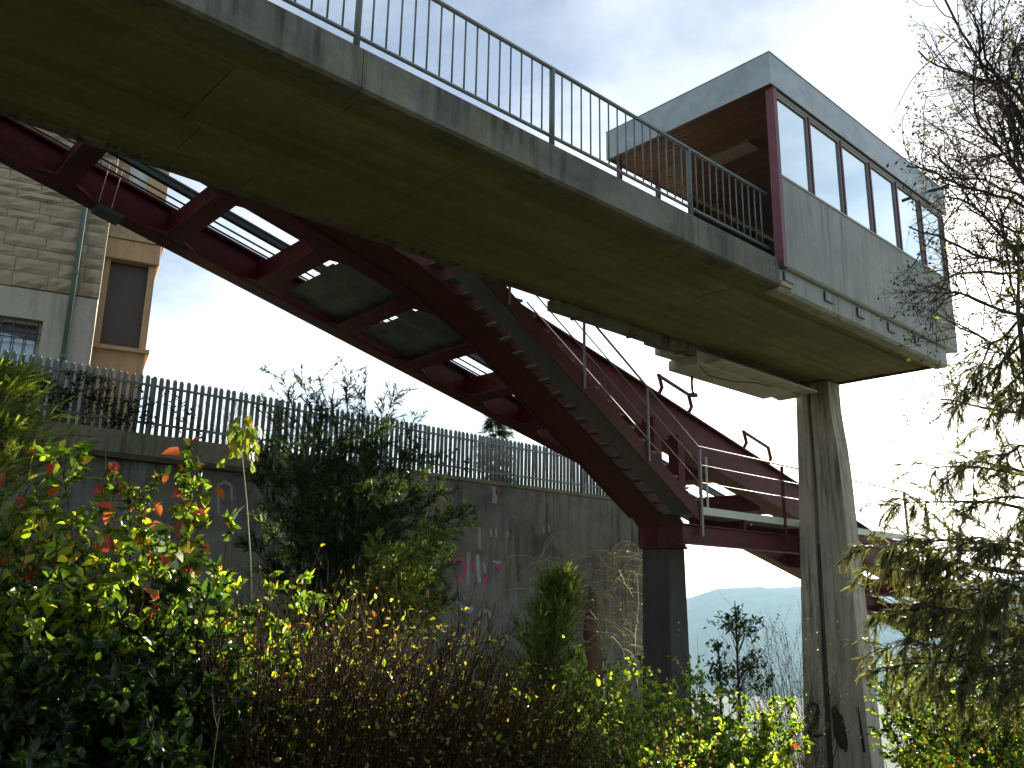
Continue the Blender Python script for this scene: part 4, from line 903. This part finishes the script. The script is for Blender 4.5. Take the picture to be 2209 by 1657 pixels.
shrub_at('bramble_bush', 'small green plants at the bottom beneath the dry stalks', 1260, 1590, 8.0, 120, 70, ns=28, nt=12, nl=12, leaf=.06, palette=GL, low=.1, side=.45)
shrub_at('bramble_bush', 'shaded bush just left of the tall pillar foot', 1640, 1560, 9.6, 28, 71, ns=16, nt=10, nl=10, leaf=.072, palette=GREEN_M, low=.1, side=.5, big=5, bigmats=('orange', 'redorange'), bigsize=.09)
# small laurel tree, dark against the valley
rg = np.random.default_rng(81); q = AT(1592, 1600, 12.0); lt = plant('laurel_sapling', 'small dark laurel tree with a round top against the hazy valley', 'sapling', q[0], q[1])
def laurel(o, trunkpx, clumps, r, seed, palette):
    rg = np.random.default_rng(seed); tr = np.array([AT(px, py, r) for px, py in trunkpx]); tr = tr[np.argsort(tr[:, 2])]; lines = [(tr, np.linspace(.022, .006, len(tr)))]; P, D = [], []
    for (px, py, hx, hy, n) in clumps:
        c = AT(px, py, r); 
        for _ in range(n):
            zz_ = c[2] - rg.uniform(.0, .42); base = np.array([np.interp(zz_, tr[:, 2], tr[:, i_]) for i_ in range(3)])
            e = c + rh * rg.normal(0, .45) * hx / FOC * r + fh * rg.normal(0, .45) * hx / FOC * r + zz * rg.normal(0, .45) * hy / FOC * r
            tw = np.array([base, (base * .5 + e * .5) + zz * .04, e]); lines.append((tw, np.array([.006, .004, .002])))
            for _ in range(7): P.append(e + rg.normal(0, .03, 3)); D.append(unit(rg.normal(0, 1, 3) + zz * .5))
    stems('trunk', lines, M['bark'], o, 4); n = len(P); L = .075 * rg.uniform(.7, 1.2, n)
    foliage('crown', np.array(P), np.array(D), unit(rg.normal(0, .6, (n, 3)) + zz), L, L * .45, pal(rg, palette, n), M['leaf'], o)
laurel(lt, [(1598, 1620), (1594, 1500), (1590, 1400), (1588, 1340), (1585, 1296)], [(1585, 1310, 14, 18, 6), (1590, 1350, 48, 24, 30), (1625, 1435, 40, 22, 18), (1640, 1470, 30, 15, 10), (1570, 1450, 40, 25, 16)], 12.0, 82, GREEN_D)
q = AT(1552, 1600, 11.8); l2_ = plant('laurel_sapling', 'thinner dark sapling just left of the round-topped laurel tree', 'sapling', q[0], q[1])
laurel(l2_, [(1556, 1600), (1554, 1480), (1550, 1385)], [(1550, 1400, 22, 18, 8), (1545, 1450, 28, 25, 12)], 11.8, 83, GREEN_D)
stem_bush('broom_bush', 'broom bush with fine upright twigs left of the tall pillar', 1715, 1345, 13.0, 60, 84, 130, -.25, 3, GREEN_D, 'twig', .03, .004)
stem_bush('leafy_stalk', 'thin stalk with hanging yellow leaves right of the dark pier', 1495, 1345, 11.2, 16, 85, 4, .0, 5, [((.35, .28, .04), 2), ((.2, .2, .04), 1)], 'twig', .06, .005)

# weeping creeper and rusty trunk by the wall
rg = np.random.default_rng(91); q = AX(1340, 1300, 1, 15.6); wc = thing('weeping_creeper', 'yellowish weeping creeper hanging over the wall left of the pier', 'creeper', (q[0], q[1], gz(q[0], q[1]))); lines, P, D = [], [], []
for _ in range(170):
    s = AX(rg.uniform(1150, 1385), rg.uniform(1200, 1400), 1, 15.8 - rg.uniform(0, .5)); d = unit(rh * rg.normal(0, .8) + zz * rg.uniform(.2, .9)); pts = path(rg, s, d, rg.uniform(.5, 1.6), 7, .12, (0, 0, -2.0)); pts[:, 1] = np.minimum(pts[:, 1], 15.93); lines.append((pts, np.linspace(.010, .004, 8)))
    for s_ in rg.uniform(.2, 1, 5): c, e = at_t(pts, min(s_, .999)); P.append(c); D.append(unit(e + rg.normal(0, .7, 3)))
for px in (1240, 1290, 1345, 1375):
    lines.append((np.array([AX(px, y_, 1, 15.75) + rg.normal(0, .04, 3) * [1, .2, 0] for y_ in (1480, 1420, 1360, 1300, 1240)]), np.linspace(.012, .006, 5)))
stems('stems', lines, M['palestem'], wc); n = len(P); L = .06 * rg.uniform(.6, 1.2, n); foliage('foliage', np.array(P), np.array(D), unit(rg.normal(0, 1, (n, 3))), L, L * .4, pal(rg, [((.25, .25, .05), 2), ((.15, .18, .04), 1), ((.35, .33, .2), .6)], n), M['matleaf'], wc)
q = AX(1280, 1440, 1, 15.3); z0 = gz(q[0], q[1]); rt_ = thing('dead_trunk', 'rusty brown tapering dead trunk leaning on the stained wall', 'trunk', (q[0], q[1], z0))
_m = MB().tube([np.array([q[0], q[1] - .05, z0 - .1])] + [AX(1281 - 8 * f_ + 3 * math.sin(9 * f_), 1440 - 165 * f_, 1, 15.3 + .45 * f_) for f_ in np.linspace(.1, 1, 12)], list(np.interp(np.linspace(0, 1, 13), [0, .4, .75, 1], [.27, .2, .15, .09])), 12)
_r = np.random.default_rng(4); _k = 1 + .22 * np.sin(np.arange(12) * 2.4) ; _m.v = [tuple(np.array(v) + np.append(_r.normal(0, .012, 2) + (np.array(v[:2]) - np.array(_m.v[12 * (i // 12)][:2])) * .0, 0)) for i, v in enumerate(_m.v)]
_m.build('trunk', M['rusttrunk'], rt_)
MB().tube([AX(1273, 1275, 1, 15.75), AX(1272, 1266, 1, 15.75)], [.03, .015], 6).build('broken_top', M['bark'], rt_)

# ivy on the fence, twigs and conifers beyond it
rg = np.random.default_rng(95); iv = thing('fence_ivy', 'dark ivy trailing along the left end of the picket fence', 'ivy', (3.2, 15.95, WTOP)); P, D, lines = [], [], []
for _ in range(60):
    x0 = rg.uniform(1.8, 5.9); z_ = WTOP + rg.uniform(.5, 1.0); pts = path(rg, (x0, 15.98, z_), (rg.normal(0, 1), -.05, rg.uniform(-.8, .1)), rg.uniform(.4, 1.1), 5, .2, (0, 0, -.6)); pts[:, 1] = 15.97 + rg.normal(0, .04, 6); lines.append((pts, np.linspace(.007, .003, 6)))
    for s in rg.uniform(0, 1, 34): c, e = at_t(pts, min(s, .999)); P.append(c + rg.normal(0, .035, 3)); D.append(unit(rg.normal(0, 1, 3)))
stems('stems', lines, M['bark'], iv); n = len(P); L = .055 * rg.uniform(.6, 1.2, n); foliage('foliage', np.array(P), np.array(D), unit(rg.normal(0, .6, (n, 3)) + np.array([0, -.8, .3])), L, L * .8, pal(rg, [((.012, .022, .010), 4), ((.03, .05, .015), 1)], n), M['matleaf'], iv)
rg = np.random.default_rng(96); iv = thing('fence_ivy', 'thin ivy climbing the picket fence right of the big yew', 'ivy', (12.6, 15.95, WTOP)); P, D, lines = [], [], []
for _ in range(16):
    pts = path(rg, (rg.uniform(11.3, 13.2), 15.98, WTOP + rg.uniform(-.1, .3)), (rg.normal(0, .5), 0, 1), rg.uniform(.3, .9), 5, .25); pts[:, 1] = 15.97 + rg.normal(0, .03, 6); lines.append((pts, np.linspace(.008, .003, 6)))
    for s in rg.uniform(0, 1, 14): c, e = at_t(pts, min(s, .999)); P.append(c + rg.normal(0, .03, 3)); D.append(unit(rg.normal(0, 1, 3)))
stems('stems', lines, M['bark'], iv); n = len(P); L = .07 * rg.uniform(.6, 1.2, n); foliage('foliage', np.array(P), np.array(D), unit(rg.normal(0, .6, (n, 3)) + np.array([0, -.8, .3])), L, L * .8, pal(rg, GREEN_D, n), M['matleaf'], iv)
conifer_shrub('young_spruce', 'young dark conifer standing behind the picket fence', 1077, 880, 24.0, 36, 97, 150, 26, 12, .2, .045, [((.012, .026, .014), 3), ((.02, .036, .018), 1)], .3, -.15, rag=.25, zbase=4.22)
q = AT(1215, 1180, 30)
rg = np.random.default_rng(98); q = AT(525, 800, 19.5); tb = thing('bare_twigs', 'thin bare twigs rising behind the fence left of the yew', 'twigs', (q[0], q[1], 4.22)); lines = []
for _ in range(46):
    pts = path(rg, (q[0] + rg.normal(0, .45), q[1] + rg.normal(0, .3), 4.2), (rg.normal(0, .16), rg.normal(0, .16), 1), rg.uniform(1.2, 2.15), 6, .07); lines.append((pts, np.linspace(.007, .0025, 7)))
    for _ in range(3): c, e = at_t(pts, rg.uniform(.4, .9)); tw = path(rg, c, e + rg.normal(0, .35, 3), .4, 3, .1); lines.append((tw, np.linspace(.004, .002, 4)))
stems('stems', lines, M['twig'], tb)

# ------------------------------------------------------------------ right side: yew and bare tree
rg = np.random.default_rng(101)
ry = AT(2330, 1500, 9.6); root = np.array([ry[0], ry[1], gz(ry[0], ry[1])]); limbs = []
def up_trunk(py): q = AT(2330, py, 9.6); return np.array([ry[0], ry[1], max(root[2] + .1, q[2])])
ends = [(2045, 890, 760), (2075, 850, 700), (2110, 930, 800), (2150, 840, 700), (2060, 1010, 1080), (1985, 1015, 1080), (2080, 1090, 1120), (2150, 1000, 1000), (1900, 1085, 1150), (1850, 1170, 1260), (1870, 1230, 1300), (1930, 1170, 1250), (1990, 1180, 1250), (2060, 1190, 1250), (2130, 1180, 1250), (1900, 1330, 1400), (1895, 1450, 1480), (1940, 1280, 1350), (2010, 1290, 1330), (2090, 1280, 1330), (2170, 1270, 1300), (1920, 1390, 1420), (1990, 1400, 1420), (2070, 1390, 1400), (2150, 1370, 1380), (1930, 1480, 1480), (2010, 1490, 1480), (2100, 1480, 1460), (2180, 1470, 1460), (2200, 1120, 1150), (2195, 900, 850), (1960, 1340, 1400), (2050, 1550, 1540), (2150, 1560, 1540), (1960, 1230, 1300), (2120, 1330, 1330), (2030, 1340, 1370)]
for px, py, p0 in ends:
    e = AT(px + rg.uniform(-14, 14), py + rg.uniform(-12, 12), 9.4 + rg.uniform(-.8, 1.2)); limbs.append((up_trunk(p0 - 40), e, .022))
limbs.append((root, up_trunk(500), .11))
YR = [((.06, .07, .035), 4), ((.10, .11, .05), 4), ((.18, .18, .08), 2), ((.03, .042, .02), 3)]
yew('yew_tree', 'olive yew tree with drooping sprays in front of the tall pillar at right', tuple(root), limbs, 102, YR, per=24, sub=13, spl=.12, K=11, nl=.02, droop=.35, subL=.55, updroop=-.8)
# leafless tree above
rg = np.random.default_rng(111); tq = AT(2450, 1400, 11.4); troot = np.array([tq[0], tq[1], gz(tq[0], tq[1])]); bt_ = thing('bare_tree', 'almost leafless tree with gnarled twigs at the upper right edge', 'tree', tuple(troot))
lines, P, D = [], [], []
def ttop(py): q = AT(2450, py, 11.4); return np.array([tq[0], tq[1], q[2]])
trunk = np.array([troot, ttop(1100), ttop(700) + rh * .05, ttop(300) - rh * .05, ttop(-100), ttop(-500)]); big_l = [(trunk, np.array([.2, .17, .15, .12, .08, .04]))]
def pxy(p):
    d = np.asarray(p) - CAM; w_ = d.dot(FWD); return 1104.5 + FOC * d.dot(RGT) / w_, 828.5 - FOC * d.dot(UPV) / w_
def grow(p, d, L, r, depth):
    n = max(3, int(L / .16)) if depth < 2 else 4
    pts = path(rg, p, d, L, n, .19 if depth < 2 else .24, (0, 0, .12))
    ex, ey = pxy(pts[-1])
    if depth == 0:
        while len(pts) > 4 and pxy(pts[-1])[0] < 1945: pts = pts[:-1]
        n = len(pts) - 1
    if depth > 0 and ex < 1905 + 60 * (.5 + .5 * math.sin(ey / 70.0)) - (55 if ey > 540 else 0): return     # the crown ends here
    (big_l if depth == 0 else lines).append((pts, np.linspace(r, r * .38, n + 1)))
    if depth >= 3:
        for s in rg.uniform(.3, 1, 2):
            if rg.uniform() < .3: c, e = at_t(pts, min(s, .999)); P.append(c); D.append(unit(e + rg.normal(0, .9, 3) + np.array([0, 0, -.6])))
        return
    k = [13, 7, 4][depth]
    for j in range(k):
        t_ = rg.uniform(.42 if depth == 0 else .2, 1.0); c, e = at_t(pts, min(t_, .999)); nd = unit(e + unit(rg.normal(0, 1, 3)) * rg.uniform(.7, 1.2)); grow(c, nd, L * rg.uniform(.3, .55) * (1.15 - .35 * t_), r * .5 * (1.1 - .5 * t_), depth + 1)
for px, py, p0 in [(1960, 90, 480), (2000, 40, 300), (2060, 30, 420), (2130, 20, 350), (2190, 60, 500), (1990, 230, 560), (1965, 350, 620), (2040, 180, 500), (2100, 130, 420), (2170, 220, 500), (2060, 400, 650), (2010, 460, 700), (2000, 640, 760), (2120, 340, 600), (2180, 420, 700), (2080, 560, 800), (2150, 600, 820), (1975, 560, 700), (2040, 300, 560), (2120, 480, 720), (2020, 720, 900), (2100, 700, 900), (2050, 110, 380), (1985, 400, 640), (1955, 60, 260), (1975, 160, 400), (2020, 120, 360), (1960, 290, 520), (2090, 260, 480), (2030, 560, 760), (2140, 280, 560)]:
    e = AT(px, py, 11.0 + rg.uniform(-1.3, 1.5)); a = ttop(p0); grow(a, e - a, np.linalg.norm(e - a) * .92, .027, 0)
for _ in range(7):
    a = ttop(rg.uniform(-200, 700)); grow(a, rh * rg.uniform(.4, 1) + fh * rg.normal(0, .7) + zz * rg.uniform(0, .8), rg.uniform(1.5, 2.4), .03, 0)
stems('trunk', big_l, M['bark'], bt_, 6); stems('branches', lines, M['bark'], bt_, 3)
n = len(P); L = .045 * rg.uniform(.6, 1.3, n); foliage('foliage', np.array(P), np.array(D), unit(rg.normal(0, 1, (n, 3))), L, L * .6, pal(rg, [((.05, .04, .025), 4), ((.09, .07, .03), 2), ((.2, .18, .03), .5)], n), M['matleaf'], bt_)
for px, py in ((1965, 780), (2030, 690), (2075, 870), (2130, 1010), (2180, 870), (2065, 860), (2170, 1000)):
    leafobj(bt_, AT(px, py, 10.4), unit(rg.normal(0, 1, 3)), unit(rg.normal(0, .4, 3) - fh), .085, 'leaf_lime' if rg.uniform() < .5 else 'leaf_yellow', int(rg.integers(4)))
# underlayer at lower right
shrub_at('dark_hedge_bush', 'dense dark bush behind the yew tree at the right edge', 2150, 1330, 13.0, 150, 126, ns=34, nt=13, nl=13, leaf=.085, palette=GREEN_D, low=.1, side=.45)
shrub_at('dark_hedge_bush', 'dense dark bush seen through the yew right of the pillar', 1985, 1400, 13.5, 90, 127, ns=30, nt=13, nl=13, leaf=.085, palette=GREEN_D + [((.12, .15, .03), 1)], low=.1, side=.4)
shrub_at('autumn_shrub', 'low shrub with orange and yellow leaves under the yew tree at bottom right', 2080, 1555, 9.0, 130, 121, ns=30, nt=12, nl=12, leaf=.055, palette=YB, low=.1, side=.45, big=26, bigmats=('orange', 'yellow', 'redorange', 'lime'), bigsize=.08)
shrub_at('green_shrub', 'dark shrub behind the yew tree right of the pillar foot', 2060, 1440, 11.5, 120, 122, ns=28, nt=12, nl=13, leaf=.06, palette=GREEN_M, low=.1, side=.5)
shrub_at('green_shrub', 'dark shrub at the right edge beneath the yew branches', 2190, 1500, 9.8, 110, 123, ns=28, nt=12, nl=13, leaf=.06, palette=GREEN_D, low=.1, side=.5)
shrub_at('pale_leaf_plant', 'low plant with large pale leaves beside the pillar foot', 1990, 1610, 8.4, 60, 124, ns=8, nt=6, nl=3, leaf=.06, palette=GL, low=.1, side=.5, big=18, bigmats=('paleleaf', 'lime', 'yellow'), bigsize=.13, bigfrom=1)
shrub_at('pale_leaf_plant', 'large pale leaves low at the bottom between bright bush and pillar', 1570, 1620, 7.6, 60, 125, ns=8, nt=6, nl=3, leaf=.06, palette=GL, low=.1, side=.5, big=16, bigmats=('paleleaf', 'lime'), bigsize=.13, bigfrom=1)

# ------------------------------------------------------------------ leaf litter and grass
rg = np.random.default_rng(131); n = 9000
r_ = rg.uniform(5.5, 15, n); a_ = AZ + rg.uniform(-.62, .62, n); X = r_ * np.cos(a_); Y = r_ * np.sin(a_); ok = Y < 15.8; X, Y = X[ok], Y[ok]; n = len(X)
P = np.stack([X, Y, ground_z(X, Y) + rg.uniform(.01, .05, n)], -1); L = rg.uniform(.05, .11, n)
lit = foliage('fallen_leaves', P, unit(rg.normal(0, 1, (n, 3)) * [1, 1, .25]), unit(rg.normal(0, .35, (n, 3)) + zz), L, L * .6, pal(rg, [((.30, .16, .05), 3), ((.18, .09, .035), 4), ((.40, .30, .08), 1.5), ((.45, .10, .03), .8), ((.4, .38, .3), .6), ((.10, .13, .03), 2)], n), M['matleaf'], None)
tag(lit, 'brown and orange fallen leaves scattered over the soil', 'fallen leaves', kind='stuff')
n = 14000; r_ = rg.uniform(5.5, 15, n); a_ = AZ + rg.uniform(-.62, .62, n); X = r_ * np.cos(a_); Y = r_ * np.sin(a_); ok = (Y < 15.8) & (np.sin(X * 1.1) + np.sin(Y * 1.3 + 1) > -.4); X, Y = X[ok], Y[ok]; n = len(X)
P = np.stack([X, Y, ground_z(X, Y) - .01], -1); L = rg.uniform(.08, .28, n)
gr = foliage('grass', P, unit(rg.normal(0, .35, (n, 3)) + zz), unit(rg.normal(0, 1, (n, 3)) * [1, 1, .1]), L, np.full(n, .012), pal(rg, [((.06, .10, .02), 3), ((.12, .15, .03), 2), ((.25, .20, .08), 1.5)], n), M['matleaf'], None)
tag(gr, 'short rough grass between the shrubs', 'grass', kind='stuff')
# ------------------------------------------------------------------ haze
hz = MB().box((-4650, -4650, -153), (4650, 4650, 130)).build('haze', None); hz['kind'] = 'stuff'
tag(hz, 'pale haze filling the valley air', 'haze')
mt = bpy.data.materials.new('haze_air'); mt.use_nodes = True; t = mt.node_tree; t.nodes.clear()
pv_ = N(t, 'ShaderNodeVolumePrincipled', i_Density=HAZE_D, i_Anisotropy=0.3); pv_.inputs['Color'].default_value = (.50, .76, 1.0, 1)
ou = N(t, 'ShaderNodeOutputMaterial'); t.links.new(pv_.outputs[0], ou.inputs['Volume']); hz.data.materials.append(mt)
